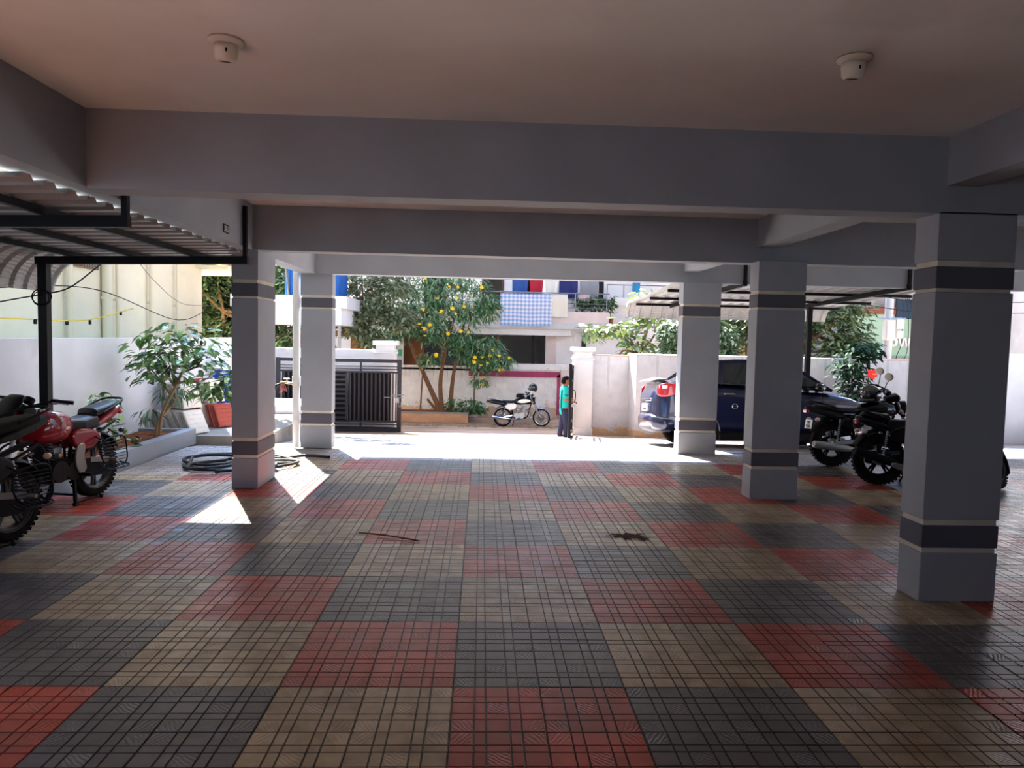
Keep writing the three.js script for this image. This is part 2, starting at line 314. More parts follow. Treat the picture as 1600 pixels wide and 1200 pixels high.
// sliding gate, seen flat
{
  const z = -17.95, x0 = -4.86, x1 = -1.9, yb = -0.56, yt = 1.17;
  const t = thing('sliding_gate', 'wide dark grey metal gate with vertical and horizontal slats', 'gate', [0, 0, 0]);
  const R = (n, ...a) => mesh(n, bar(...a), gunmetal, t);
  const rail = (n, y, h = 0.05, xa = x0, xb = x1) => R(n, [xa, y, z], [xb, y, z], 0.05, h);
  rail('top_rail', yt - 0.04, 0.08); rail('bottom_rail', yb + 0.05, 0.1); rail('middle_rail', 0.86, 0.04); rail('middle_rail', -0.32, 0.04);
  for (const y of [1.0, 0.93, -0.39, -0.46]) rail('crossbar', y, 0.022);
  for (const x of [x0 + 0.05, x1 - 0.05]) R('frame_post', [x, yb, z], [x, yt, z], 0.1, 0.06);
  for (const x of [-2.86, -4.3]) { R('stub', [x, 0.86, z], [x, yt - 0.06, z], 0.04, 0.04); R('stub', [x, -0.32, z], [x, yb + 0.08, z], 0.04, 0.04); }
  for (const [a, b] of [[x0 + 0.14, -4.0], [-3.16, -2.16]]) {
    mesh('back_sheet', span(a, b, -0.3, 0.84, z - 0.035, z - 0.045), blackMatte, t);
    const n = Math.round((b - a) / 0.1);
    for (let i = 0; i < n; i++) mesh('slat', rbox(0.042, 1.14, 0.03, 0.012, a + (i + 0.5) * (b - a) / n, 0.27, z), gunmetal, t);
  }
  mesh('back_sheet', span(-3.95, -3.22, -0.3, 0.84, z - 0.035, z - 0.045), blackMatte, t);
  for (let i = 0; i < 10; i++) mesh('slat', rbox(0.73, 0.055, 0.03, 0.012, -3.585, -0.24 + i * 0.114, z), gunmetal, t);
  for (const x of [-4.0, -3.2]) R('upright', [x, -0.32, z], [x, 0.86, z], 0.05, 0.05);
  for (const x of [-2.1, -2.03]) R('upright', [x, -0.32, z], [x, 0.86, z], 0.025, 0.025);
  mesh('latch', [rod([-2.3, 0.27, z + 0.06], [-1.85, 0.27, z + 0.06], 0.01), rbox(0.09, 0.12, 0.03, 0.01, -1.99, 0.2, z + 0.05), rod([-2.12, 0.33, z + 0.05], [-1.84, 0.33, z + 0.05], 0.012), tube([[-1.95, 0.15, z + 0.07], [-1.95, 0.06, z + 0.08], [-1.9, 0.06, z + 0.08], [-1.9, 0.15, z + 0.07]], 0.008, 12, 6)], steel, t, 'dull steel bolt and padlock');
  mesh('rear_brace', [bar([-4.9, 0.7, z - 0.02], [-5.2, 0.98, z - 0.02], 0.05, 0.05), bar([-4.9, 1.13, z], [-5.2, 1.13, z], 0.05, 0.07)], gunmetal, t);
  for (const x of [x0 + 0.3, x1 - 0.3]) mesh('wheel', rod([x, yb - 0.01, z - 0.025], [x, yb - 0.01, z + 0.025], 0.05, 0.05, 14), steel, t);
}
// narrow hinged leaf standing open towards the hall
{
  const a = V(1.895, 0, -15.85), b = V(2.215, 0, -18.12), g = (t, y) => [lerp(a.x, b.x, t), y - 0.2 * t * 0.9, lerp(a.z, b.z, t)];
  const t = thing('gate_leaf', 'narrow black gate leaf standing open edge-on beside the boy', 'gate');
  mesh('frame_post', bar(g(0, -0.36), g(0, 1.22), 0.06, 0.09), black, t); mesh('frame_post', bar(g(1, -0.36), g(1, 1.3), 0.06, 0.06), black, t);
  for (const y of [1.19, 0.9, -0.05, -0.3]) mesh('rail', bar(g(0, y), g(1, y), 0.04, 0.05), gunmetal, t);
  for (let i = 1; i < 14; i++) mesh('slat', bar(g(i / 14, -0.05), g(i / 14, 0.9), 0.02, 0.05), gunmetal, t);
  const h = g(0.04, 0.62), k = g(0.04, 0.4);
  mesh('handle', [tube([[h[0], 0.64, h[2]], [h[0] + 0.1, 0.64, h[2]], [h[0] + 0.1, 0.42, h[2]], [h[0], 0.42, h[2]]], 0.012, 16, 6)], black, t);
  mesh('lock', rbox(0.1, 0.06, 0.04, 0.01, k[0] + 0.05, 0.33, k[2]), steel, t, 'small steel lock');
}
// ---------------------------------------------------------------- the house across the street
const oppWall = stained('#efece8', '#c39f80', 0.34, 81), plaster2 = mottled('#f4f3f2', { amp: 0.05, seed: 85, period: 2.7, rough: 0.9 });
{
  const o = mesh('wall_street', [lift(span(-14, 2.78, -1.2, 0.62, -26.8, -27.0), -1.13), lift(span(-14, 0.0, 0.55, 0.7, -26.8, -27.0), -1.13), lift(span(0, 3.1, 0.62, 0.82, -26.72, -27.05), 0)], oppWall); o.userData = { kind: 'structure', label: 'stained white street wall across the road' };
  const m = structGroup('wall_trim', 'faded pink border framing the street wall'); mesh('border', metric(span(-0.45, 2.83, 0.36, 0.56, -26.72, -26.81)), magenta, m); mesh('border', metric(span(2.72, 2.84, -1.0, 0.46, -26.72, -26.81)), magenta, m);
  struct('wall_street_end', 'white return of the street wall behind the boy', [span(2.84, 3.2, -1.2, 0.74, -26.76, -27.0)], pinkPaint);
}
{ // planter kerb at its foot
  const o = thing('roadside_planter', 'low terracotta-brown kerb planter at the foot of the street wall', 'planter', [0, 0, 0]);
  const m = mottled('#b98d6c', { amp: 0.18, seed: 87, rough: 0.95, tint: '#9a6d4c' });
  mesh('kerb', [span(-2.9, -0.42, -1.13, -0.84, -25.0, -25.14), span(-0.56, -0.42, -1.13, -0.84, -25.14, -26.7)].map(metric), m, o);
  mesh('coping', [span(-2.92, -0.4, -0.84, -0.79, -24.98, -25.16), span(-0.58, -0.4, -0.84, -0.79, -25.16, -26.7)].map(metric), concrete, o);
  mesh('soil', metric(span(-2.9, -0.5, -1.13, -0.88, -25.1, -26.75)), soil, o);
}
const glassDark = S({ color: '#20242a', roughness: 0.15 });
{
  const h = thing('house', 'white two-tone house across the street with a railed balcony', 'house', [0, 0, 0]);
  const B = (n, m, ...a) => mesh(n, a.map((q) => metric(span(...q))), m, h);
  // open porch at street level
  B('wall', plaster2, [2.92, 9.5, -1.2, 14, -29.5, -29.8], [-12, -3.4, -1.2, 2.4, -29.5, -29.8], [-3.4, 2.92, 1.86, 2.45, -29.5, -29.8], [-12, 2.92, 5.2, 14, -30.7, -31], [-12, -2.4, 2.3, 5.2, -31, -31.3], [-1.5, -0.05, 2.3, 5.2, -31, -31.3], [0.85, 2.92, 2.3, 5.2, -31, -31.3], [-2.4, -1.5, 4.6, 5.2, -31, -31.3], [-0.05, 0.85, 4.6, 5.2, -31, -31.3], [-12, 9.5, 13.8, 14, -29.5, -36]);
  B('porch_wall', plaster2, [-3.6, 3.1, -1.2, 2.6, -38, -38.2], [2.92, 3.1, -1.2, 2.6, -29.8, -38], [-3.6, -3.4, -1.2, 2.6, -29.8, -38], [-3.6, 3.1, 2.4, 2.6, -29.8, -38]);
  B('reveal', pinkPaint, [2.5, 2.92, -1.2, 1.86, -29.4, -29.75]);
  B('porch_floor', concrete, [-3.4, 2.9, -1.2, -0.5, -29.4, -38]);
  for (const x of [0.62, -1.55]) mesh('porch_post', span(x - 0.05, x + 0.05, -0.5, 1.86, -29.45, -29.55), M('#7c5a44', 0.7), h, 'brown wooden post');
  mesh('porch_post', rod([2.08, -0.5, -30.5], [2.08, 1.86, -30.5], 0.04), M('#4d4a48', 0.6), h);
  // balcony
  B('balcony_slab', whitePaint, [-2.6, 4.85, 2.12, 2.35, -28.3, -30.9]);
  B('balcony_parapet', pinkPaint, [-2.6, 4.8, 2.35, 2.78, -28.35, -28.47]);
  B('lintel', plaster2, [-3.4, 3.4, 1.86, 2.14, -28.6, -29.5]);
  const rail = mesh('railing', [3.47, 3.27, 3.08, 2.92].map((y, i) => rod([-2.6, y, -28.4], [4.8, y, -28.4], i ? 0.014 : 0.025)), steel, h);
  for (let i = 0; i < 7; i++) mesh('baluster', rod([-2.5 + i * 1.2, 2.78, -28.4], [-2.5 + i * 1.2, 3.47, -28.4], 0.022), steel, rail);
  B('upstairs_room', plaster2, [-3.6, 3.1, 2.2, 5.0, -37, -37.2], [-3.8, -3.6, 2.2, 5.0, -31.3, -37.2], [2.92, 3.12, 2.2, 5.0, -31.3, -37.2], [-3.6, 3.1, 4.9, 5.1, -31.3, -37.2]);
  B('upstairs_floor', concrete, [-3.6, 3.1, 2.2, 2.35, -31, -37]);
  for (const x0 of [-0.05, -2.4]) { const f = mesh('door_frame', [span(x0, x0 + 0.07, 2.35, 4.6, -30.96, -31.1), span(x0 + 0.83, x0 + 0.9, 2.35, 4.6, -30.96, -31.1), span(x0, x0 + 0.9, 4.53, 4.6, -30.96, -31.1)], M('#6a4a34', 0.6), h, 'brown door frame'); mesh('open_door', box(0.04, 2.15, 0.78, x0 + 0.1, 3.42, -31.5, 0, 0.12, 0), M('#6a4a34', 0.6), f); }
  for (const [x0, x1] of [[1.2, 2.2], [3.2, 4.4]]) { const f = mesh('window', [span(x0, x1, 3.2, 4.6, -30.62, -31.05)], M('#7aa0c8', 0.6), h, 'pale blue window frame'); mesh('pane', span(x0 + 0.08, x1 - 0.08, 3.28, 4.52, -30.6, -30.63), glassDark, f); }
  const v = mesh('louvre_window', span(3.92, 4.1, 1.42, 1.92, -29.46, -29.55), M('#3a3a3e', 0.7), h); for (let i = 0; i < 5; i++) mesh('louvre', box(0.2, 0.012, 0.07, 4.01, 1.7 + i * 0.05, -29.44, 0.6), M('#b8bec4', 0.3, 0.2), v);
  const v2 = mesh('louvre_window', span(-4.2, -3.95, 1.4, 1.95, -29.46, -29.55), M('#3a3a3e', 0.7), h); for (let i = 0; i < 5; i++) mesh('louvre', box(0.27, 0.012, 0.07, -4.07, 1.72 + i * 0.05, -29.44, 0.6), M('#b8bec4', 0.3, 0.2), v2);
  mesh('door', span(-5.1, -4.55, -0.6, 2.1, -29.42, -29.55), M('#a0683c', 0.7), h, 'brown wooden door');
  mesh('door', span(-3.3, -2.3, -0.6, 1.8, -29.9, -29.97), M('#8a5a3a', 0.7), h, 'brown wooden door');
  B('ledge', plaster2, [3.0, 9.5, 1.8, 1.84, -29.42, -29.5], [4.85, 9.5, 3.1, 3.4, -29.2, -29.5], [4.85, 9.5, 2.5, 2.58, -29.35, -29.5]);
  mesh('upper_railing', [4.85, 5.5, 6.1].map((x) => rod([x, 3.4, -29.3], [x, 3.9, -29.3], 0.02)).concat([rod([4.85, 3.9, -29.3], [9, 3.9, -29.3], 0.02)]), steel, h);
  mesh('address_plate', span(-3.25, -3.1, 0.95, 1.2, -29.38, -29.42), M('#4fa878', 0.6), h, 'small green plate');
  mesh('white_post', span(-3.42, -3.05, -0.6, 1.86, -29.4, -29.6), whitePaint, h);
}
// washing on the balcony
function cloth(name, label, w, hgt, x, y, z, m, { drop = 0, wave = 0.03, cut = 0, over = 0, seed: s = 1 } = {}) {
  const g = new THREE.PlaneGeometry(w, hgt, 22, 12), p = g.attributes.position;
  for (let i = 0; i < p.count; i++) { const a = p.getX(i), b = p.getY(i), d = 0.5 - b / hgt; p.setXYZ(i, a * (1 - cut * d), b - 0.012 * Math.sin(a * 5 + s) * d - drop * d * Math.abs(a), wave * Math.sin(a * 14 + s * 2.1) * (0.3 + d) + 0.02 * Math.sin(b * 9)); }
  if (over) for (let i = 0; i < 23; i++) { p.setY(i, p.getY(i + 23) - 0.1); p.setZ(i, p.getZ(i) - over - 0.06); p.setY(i + 23, p.getY(i + 23) + 0.012); }
  g.computeVertexNormals(); const back = g.clone(); back.translate(0, 0, -0.008);
  const o = mesh(name, [place(g, x, y, z), place(back, x, y, z)], m); return tag(o, label, 'laundry', 'washing hung on the balcony');
}
const two = (color, r = 0.95) => S({ color, roughness: r, side: THREE.DoubleSide });
{
  const gingham = S({ roughness: 0.95, side: THREE.DoubleSide, map: tex(128, (u, v) => { const a = (u * 13) % 1 < 0.5, b = (v * 9) % 1 < 0.5; return a && b ? [132, 170, 220] : a ? [214, 196, 222] : b ? [176, 208, 236] : [236, 238, 246]; }) });
  cloth('bedsheet', 'blue and white checked bedsheet hanging over the balcony rail', 1.94, 1.3, 1.62, 2.86, -28.2, gingham, { wave: 0.018, over: 0.2 });
  cloth('towel', 'cream cloth hanging beside the checked bedsheet on the rail', 0.56, 0.92, 2.9, 3.03, -28.2, two('#e9e2d4'), { wave: 0.02, cut: -0.1, over: 0.2 });
  cloth('cloth_strip', 'pale pink printed cloth hanging inside the railing', 0.42, 0.3, 3.85, 3.36, -28.5, two('#dcc3cd'));
  const L = 4.0, z = -28.9;
  const line = mesh('clothes_line', tube([[-2.5, L + 0.02, z], [1, L - 0.03, z], [4.8, L + 0.02, z]], 0.008, 20, 5), black); tag(line, 'thin line strung along the balcony for washing', 'clothes line');
  cloth('shirt', 'blue shirt hanging from the balcony line', 0.62, 0.6, 1.42, L - 0.3, z, two('#34559c'), { cut: 0.15 });
  cloth('shirt', 'red shirt hanging next to the blue shirt', 0.52, 0.55, 2.05, L - 0.27, z - 0.03, two('#b3263a'), { cut: 0.1 });
  cloth('trousers', 'dark trousers hanging behind the red shirt', 0.6, 0.95, 2.0, L - 0.47, z - 0.2, two('#231f2b'));
  cloth('shirt', 'white shirt hanging between red and navy washing', 0.52, 0.62, 2.62, L - 0.3, z, two('#e8e6e0'), { cut: 0.25 });
  cloth('bed_cloth', 'navy cloth hanging flat from the balcony line', 0.72, 0.72, 3.28, L - 0.36, z, two('#2c3470'));
  cloth('shirt', 'grey shirt hanging right of the navy cloth', 0.74, 0.66, 4.08, L - 0.33, z, two('#8f939c'), { cut: 0.12 });
  cloth('trousers', 'black trousers at the end of the balcony line', 0.2, 0.85, 4.55, L - 0.42, z, two('#1b1b20'));
  cloth('banner', 'blue and orange cloth at the far right upper balcony', 0.3, 0.5, 5.95, 3.85, -29.1, two('#2f8fc0'));
}
// white flat-roofed porch canopy and water tank left of the gate
{
  const o = thing('canopy', 'white concrete canopy on a thin post left of the gate', 'canopy', [0, 0, 0]);
  mesh('roof_slab', metric(span(-6.6, -3.58, 2.42, 2.74, -20, -22.6)), whitePaint, o);
  mesh('fascia', metric(span(-6.5, -3.74, 1.98, 2.42, -20.12, -22.5)), wallWhite, o);
  mesh('post', rod([-3.82, -0.8, -20.3], [-3.82, 2.0, -20.3], 0.045), M('#8f9092', 0.6), o);
  mesh('post', rod([-6.3, -0.8, -20.3], [-6.3, 2.0, -20.3], 0.045), M('#8f9092', 0.6), o);
  const t = thing('water_tank', 'bright blue plastic water tank standing on the white canopy', 'water tank', [-4.62, 2.74, -21.2]);
  const blue = M('#2a62ae', 0.45);
  mesh('body', rbox(1.45, 0.95, 1.3, 0.06, 0, 0.475, 0), blue, t); for (let i = 0; i < 9; i++) mesh('rib', rbox(0.05, 0.82, 0.03, 0.012, -0.6 + i * 0.15, 0.45, 0.65), blue, t);
  mesh('rim', rbox(1.5, 0.07, 1.36, 0.02, 0, 0.96, 0), blue, t); mesh('lid', rbox(1.3, 0.2, 1.2, 0.08, 0, 1.07, 0), blue, t);
  const d = thing('floodlight', 'round white floodlight fixed beside the blue tank', 'lamp', [-5.3, 3.76, -20.4]);
  mesh('head', sph(0.16, 0, 0.1, 0, 1, 0.9, 1), whitePaint, d); mesh('housing', rbox(0.2, 0.2, 0.18, 0.04, 0.1, -0.1, 0.02, 0, 0, 0.4), M('#8b8a88', 0.6), d); mesh('pole', rod([0.02, -0.1, -0.05], [0.1, -1.01, -0.05], 0.03), M('#77736c', 0.7), d);
}
// cream neighbour along the left
{
  const h = thing('neighbour_building', 'tall cream building rising behind the left compound wall', 'building', [0, 0, 0]);
  mesh('wall', [span(-15, -7, -1.5, 12.8, -12, -19.1), span(-15, -7, -1.5, 9, 4, -12)].map(metric), creamPaint, h);
  mesh('eave', [metric(box(2.2, 0.09, 3.4, -7.2, 3.62, -19.6, 0, 0, -0.1)), metric(span(-7.9, -6.25, 3.28, 3.36, -18.7, -21.2))], creamPaint, h);
  const pv = M('#dcd0b2', 0.5), pipe = (z, r, n = 'drain_pipe') => { const p = mesh(n, rod([-6.9, -1.2, z], [-6.9, 9, z], r, r, 12), pv, h); for (const y of [0.9, 2.3, 3.9]) mesh('clamp', [rod([-6.9, y, z], [-6.9, y + 0.05, z], r * 1.25, r * 1.25, 12), box(0.1, 0.04, 0.03, -6.95, y, z)], pv, p); };
  pipe(-12.9, 0.05); pipe(-14.15, 0.09); pipe(-14.55, 0.035); pipe(-16.0, 0.045); pipe(-17.35, 0.03);
  const w = mesh('window', span(-7.05, -6.92, 2.8, 3.9, -13.0, -13.9), M('#8d7a63', 0.8), h, 'small netted window'); mesh('shutter', span(-6.94, -6.88, 2.82, 3.88, -13.02, -13.3), M('#7a4a2c', 0.8), w, 'brown wooden shutter');
  for (let i = 0; i < 6; i++) mesh('grille_bar', rod([-6.9, 2.8, -13.38 - i * 0.09], [-6.9, 3.9, -13.38 - i * 0.09], 0.008, 0.008, 5), M('#6a6258', 0.7), w);
}
// ---------------------------------------------------------------- carports
const sheetMat = S({ color: '#9a9a98', roughness: 0.5, metalness: 0.35, side: THREE.DoubleSide });
// corrugated sheet: path(t) gives [along, up] points, ribs repeat across
function corrugated(c0, c1, period, depth, pathPts, put, crimp = 0) {
  const prof = [[0, 0], [0.28, 0], [0.4, 1], [0.72, 1], [0.86, 0]], cs = [];
  for (let c = c0; c < c1 - 1e-6; c += period) for (const [f, h] of prof) if (c + f * period <= c1) cs.push([c + f * period, h * depth]);
  cs.push([c1, 0]);
  const pos = [], idx = [], n = cs.length;
  pathPts.forEach(([a, u, nx, ny], i) => cs.forEach(([c, h]) => { const k = h + (crimp && i % 2 ? crimp * (h > 0 ? -1 : 1) : 0); pos.push(...put(c, a + nx * k, u + ny * k)); }));
  for (let i = 0; i + 1 < pathPts.length; i++) for (let j = 0; j + 1 < n; j++) { const a = i * n + j; idx.push(a, a + 1, a + n, a + 1, a + n + 1, a + n); }
  const g = new THREE.BufferGeometry(); g.setAttribute('position', new THREE.Float32BufferAttribute(pos, 3)); g.setIndex(idx);
  const q = g.toNonIndexed(); q.computeVertexNormals(); return q;
}
const arc = (a0, u0, r, from, to, n) => Array.from({ length: n + 1 }, (_, i) => { const t = lerp(from, to, i / n); return [a0 + r * Math.sin(t), u0 - r + r * Math.cos(t), Math.sin(t), Math.cos(t)]; });
{
  const t = thing('carport', 'long corrugated metal carport roof hung from the left beam over the motorcycles', 'carport');
  const yAt = (x) => 2.585 + 0.03 * (x + 2.8), put = (c, a, u) => [-a, u, -c];
  // four roof sheets side by side, each with its own curved eave
  for (let k = 0; k < 3; k++) {
    const c0 = 4.31 + k * 1.44, c1 = Math.min(c0 + 1.68, 8.87);
    mesh('roof_sheet', corrugated(c0, c1, 0.24, 0.036, [[2.61, yAt(-2.61) + k * 0.003, 0, 1], [4.52, yAt(-4.52) + k * 0.003, 0, 1]], put), sheetMat, t);
    mesh('curved_eave', corrugated(c0, c1, 0.24, 0.036, arc(4.5, yAt(-4.5) + 0.006 + k * 0.003, 0.42, 0.02, 1.5, 28), put, 0.006), sheetMat, t);
  }
  for (const [i, z] of [-8.04, -5.39].entries()) {
    mesh('cross_bar', bar([-2.47, 2.5, z], [-4.64, 2.445, z], 0.06, 0.08), black, t);
    mesh('hanger', [bar([-2.497, 2.46, z], [-2.497, i ? 2.72 : 3.06, z], 0.04, 0.05)], black, t);
    mesh('post', bar([-4.56, -0.02, z], [-4.56, 2.42, z], 0.09, 0.09), black, t);
  }
  for (const x of [-3.03, -3.65, -4.26]) mesh('purlin', bar([x, yAt(x) - 0.028, -4.3], [x, yAt(x) - 0.028, -8.8], 0.05, 0.05), black, t);
}
{
  const t = thing('carport', 'corrugated metal carport roof above the blue car at the right', 'carport');
  const yAt = (d) => 2.745 - 0.045 * (d - 11.5), put = (c, a, u) => [c, u, -a];
  for (let k = 0; k < 3; k++) {
    const c0 = 3.12 + k * 1.48, c1 = c0 + 1.5;
    mesh('roof_sheet', corrugated(c0, c1, 0.24, 0.036, [[11.5, yAt(11.5) + k * 0.003, 0, 1], [16.0, yAt(16) + k * 0.003, 0, 1]], put), sheetMat, t);
    mesh('curved_eave', corrugated(c0, c1, 0.24, 0.036, arc(15.98, yAt(16) + 0.006 + k * 0.003, 0.4, 0.05, 1.35, 20), put, 0.005), sheetMat, t);
  }
  for (const x of [4.02, 6.6]) {
    mesh('cross_bar', bar([x, 2.66, -11.42], [x, 2.49, -15.95], 0.06, 0.08), black, t);
    mesh('hanger', bar([x, 2.62, -11.435], [x, 3.0, -11.435], 0.05, 0.03), black, t);
    mesh('post', bar([x, ground(-14.95) - 0.02, -14.95], [x, 2.5, -14.95], 0.09, 0.09), black, t);
  }
  for (const d of [11.85, 13.2, 14.6, 15.9]) mesh('purlin', bar([3.26, yAt(d) - 0.03, -d], [7.66, yAt(d) - 0.03, -d], 0.05, 0.05), black, t);
}
// ---------------------------------------------------------------- ceiling fittings, door number, pipe, hose
{
  const cream = M('#d9cfc0', 0.4), dark = M('#1c1310', 0.6);
  const make = (label, x, z, turn, tilt) => {
    const t = thing('lamp_holder', label, 'lamp holder', [x, 3.14, z], turn, 'bare lamp holders on the ceiling');
    const base = lathe([[0, 0], [0.082, 0], [0.082, -0.012], [0.06, -0.022], [0.05, -0.026], [0, -0.026]], 28);
    mesh('base_plate', base, cream, t);
    const body = lathe([[0, -0.015], [0.056, -0.018], [0.057, -0.05], [0.05, -0.085], [0.04, -0.098], [0.032, -0.1], [0.03, -0.088], [0, -0.088]], 28); body.rotateX(tilt);
    const b = mesh('holder_body', body, cream, t);
    const sock = lathe([[0, -0.0885], [0.0305, -0.0885], [0.031, -0.097], [0, -0.094]], 24); sock.rotateX(tilt); mesh('socket', sock, dark, b);
    const slot = place(new THREE.CapsuleGeometry(0.005, 0.008, 3, 8), 0, -0.05, 0.0565); slot.rotateX(tilt); mesh('slot', slot, dark, b);
  };
  make('white bare lamp holder on the ceiling at the left', -1.25, -3.73, 0.35, 0.18);
  make('white bare lamp holder on the ceiling at the right', 1.78, -3.66, 0.1, 0.16);
}
const font = await new FontLoader().loadAsync('fonts/droid/droid_sans_bold.typeface.json');
function letters(str, size, depth) { const g = new TextGeometry(str, { font, size, depth, curveSegments: 4, bevelEnabled: false }); g.computeBoundingBox(); const b = g.boundingBox; g.translate(-(b.min.x + b.max.x) / 2, -(b.min.y + b.max.y) / 2, 0); return g; }
{
  const t = thing('number_plate', 'small black plate reading 303 on the left beam', 'sign', [-2.529, 2.755, -7.54], PI / 2);
  mesh('plate', rbox(0.17, 0.085, 0.008, 0.003, 0, 0, 0), black, t); mesh('digits', place(letters('303', 0.058, 0.003), 0, 0, 0.004), M('#d8d6d2', 0.5), t);
}
{
  const t = thing('drain_pipe', 'white plastic rain pipe standing beside the far left column', 'pipe', [-2.82, 0, -11.56]);
  const pvc = M('#e3e2df', 0.35);
  mesh('pipe', rod([0, 0, 0], [0, 2.78, 0], 0.055, 0.055, 18), pvc, t);
  for (const y of [0.36, 0.95, 1.02, 2.2]) mesh('coupling', rod([0, y, 0], [0, y + 0.07, 0], 0.064, 0.064, 18), pvc, t);
  const w = thing('garden_tap', 'small tap tied with red string on the white pipe', 'tap', [-2.9, 0.98, -11.5]);
  mesh('spout', tube([[0.06, 0, -0.05], [-0.04, 0.01, 0], [-0.12, 0.02, 0.02], [-0.16, -0.02, 0.03]], 0.016, 12, 8), M('#b9a77a', 0.35, 0.8), w);
  mesh('handle', [rod([-0.05, 0.02, 0], [-0.05, 0.07, 0], 0.012), rbox(0.09, 0.015, 0.02, 0.006, -0.05, 0.075, 0)], M('#c9c4b8', 0.35, 0.6), w);
  mesh('string_knot', [0, 1, 2, 3, 4, 5].map((i) => tube([[-0.1, 0.02, 0.02], [-0.1 + 0.03 * Math.cos(i), -0.03, 0.03 + 0.02 * Math.sin(i * 2)], [-0.09 + 0.05 * Math.cos(i * 1.7), -0.1 - 0.02 * (i % 3), 0.03 + 0.03 * Math.sin(i)]], 0.007, 8, 5)), M('#b46a62', 0.9), w);
  const hz = -11.2, pts = [[-3.04, 0.97, -11.47], [-3.1, 0.94, -11.45], [-3.17, 0.75, -11.4], [-3.19, 0.45, -11.38], [-3.2, 0.2, -11.3], [-3.24, 0.05, -11.1]];
  const cx = -3.12, cz = -9.9; // loops lying behind the left column
  for (let i = 0; i <= 64; i++) { const a = 1.9 - i / 64 * 2 * PI * 3.6, k = i / 64, r = 0.46 + 0.2 * Math.sin(i * 0.43) + 0.07 * Math.sin(i * 1.3); pts.push([cx + 0.05 * Math.sin(i) + r * 1.15 * Math.cos(a), 0.028 + 0.045 * Math.abs(Math.sin(i * 0.37)) * (k > 0.3 ? 1 : 0.4), cz + r * 0.95 * Math.sin(a)]); }
  pts.push([-2.75, 0.04, -10.3], [-2.45, 0.03, -10.6], [-2.1, 0.03, -10.5]);
  const h = mesh('garden_hose', new THREE.TubeGeometry(curve(pts), 420, 0.021, 8), M('#2c2d2f', 0.45)); tag(h, 'dark grey hose coiled on the tiles behind the left column and rising to the tap', 'hose');
}
{
  const t = thing('planter', 'grey painted kerb planter of red soil along the left wall', 'planter');
  mesh('kerb', [span(-4.62, -4.46, -0.02, 0.22, -5.0, -11.9)].map(metric), paint, t);
  mesh('kerb_end', metric(span(-5.295, -4.62, -0.02, 0.22, -11.78, -11.9)), paint, t);
  const g = new THREE.PlaneGeometry(0.66, 6.8, 8, 60); g.rotateX(-PI / 2); const n = fbm(91, 8, 4), p = g.attributes.position; for (let i = 0; i < p.count; i++) p.setY(i, 0.1 * n(p.getX(i) / 3 + 0.5, p.getZ(i) / 7 + 0.5) + 0.1);
  g.computeVertexNormals(); mesh('soil', metric(place(g, -4.96, 0, -8.4)), soil, t);
  const l = mesh('dead_leaves', Array.from({ length: 120 }, () => { const s = rr(0.05, 0.1); return place(new THREE.PlaneGeometry(s, s * 0.5), rr(-5.2, -4.68), rr(0.19, 0.22), -rr(9, 11.7), -PI / 2 + rr(-0.4, 0.4), rr(0, 6), 0); }), S({ color: '#7a3d22', roughness: 1, side: THREE.DoubleSide })); tag(l, 'brown dead leaves lying on the red planter soil', 'leaves', null, 'stuff');
  const pl = struct('platform', 'low raised paved step where the spare paving tiles are stacked', [span(-5.3, -3.42, -0.5, 0.1, -11.95, -17.0)], concrete);
  struct('platform', 'second small concrete step beyond the stacked tiles', [span(-5.2, -3.7, -0.5, 0.26, -15.4, -17.2)], wallWhite);
}
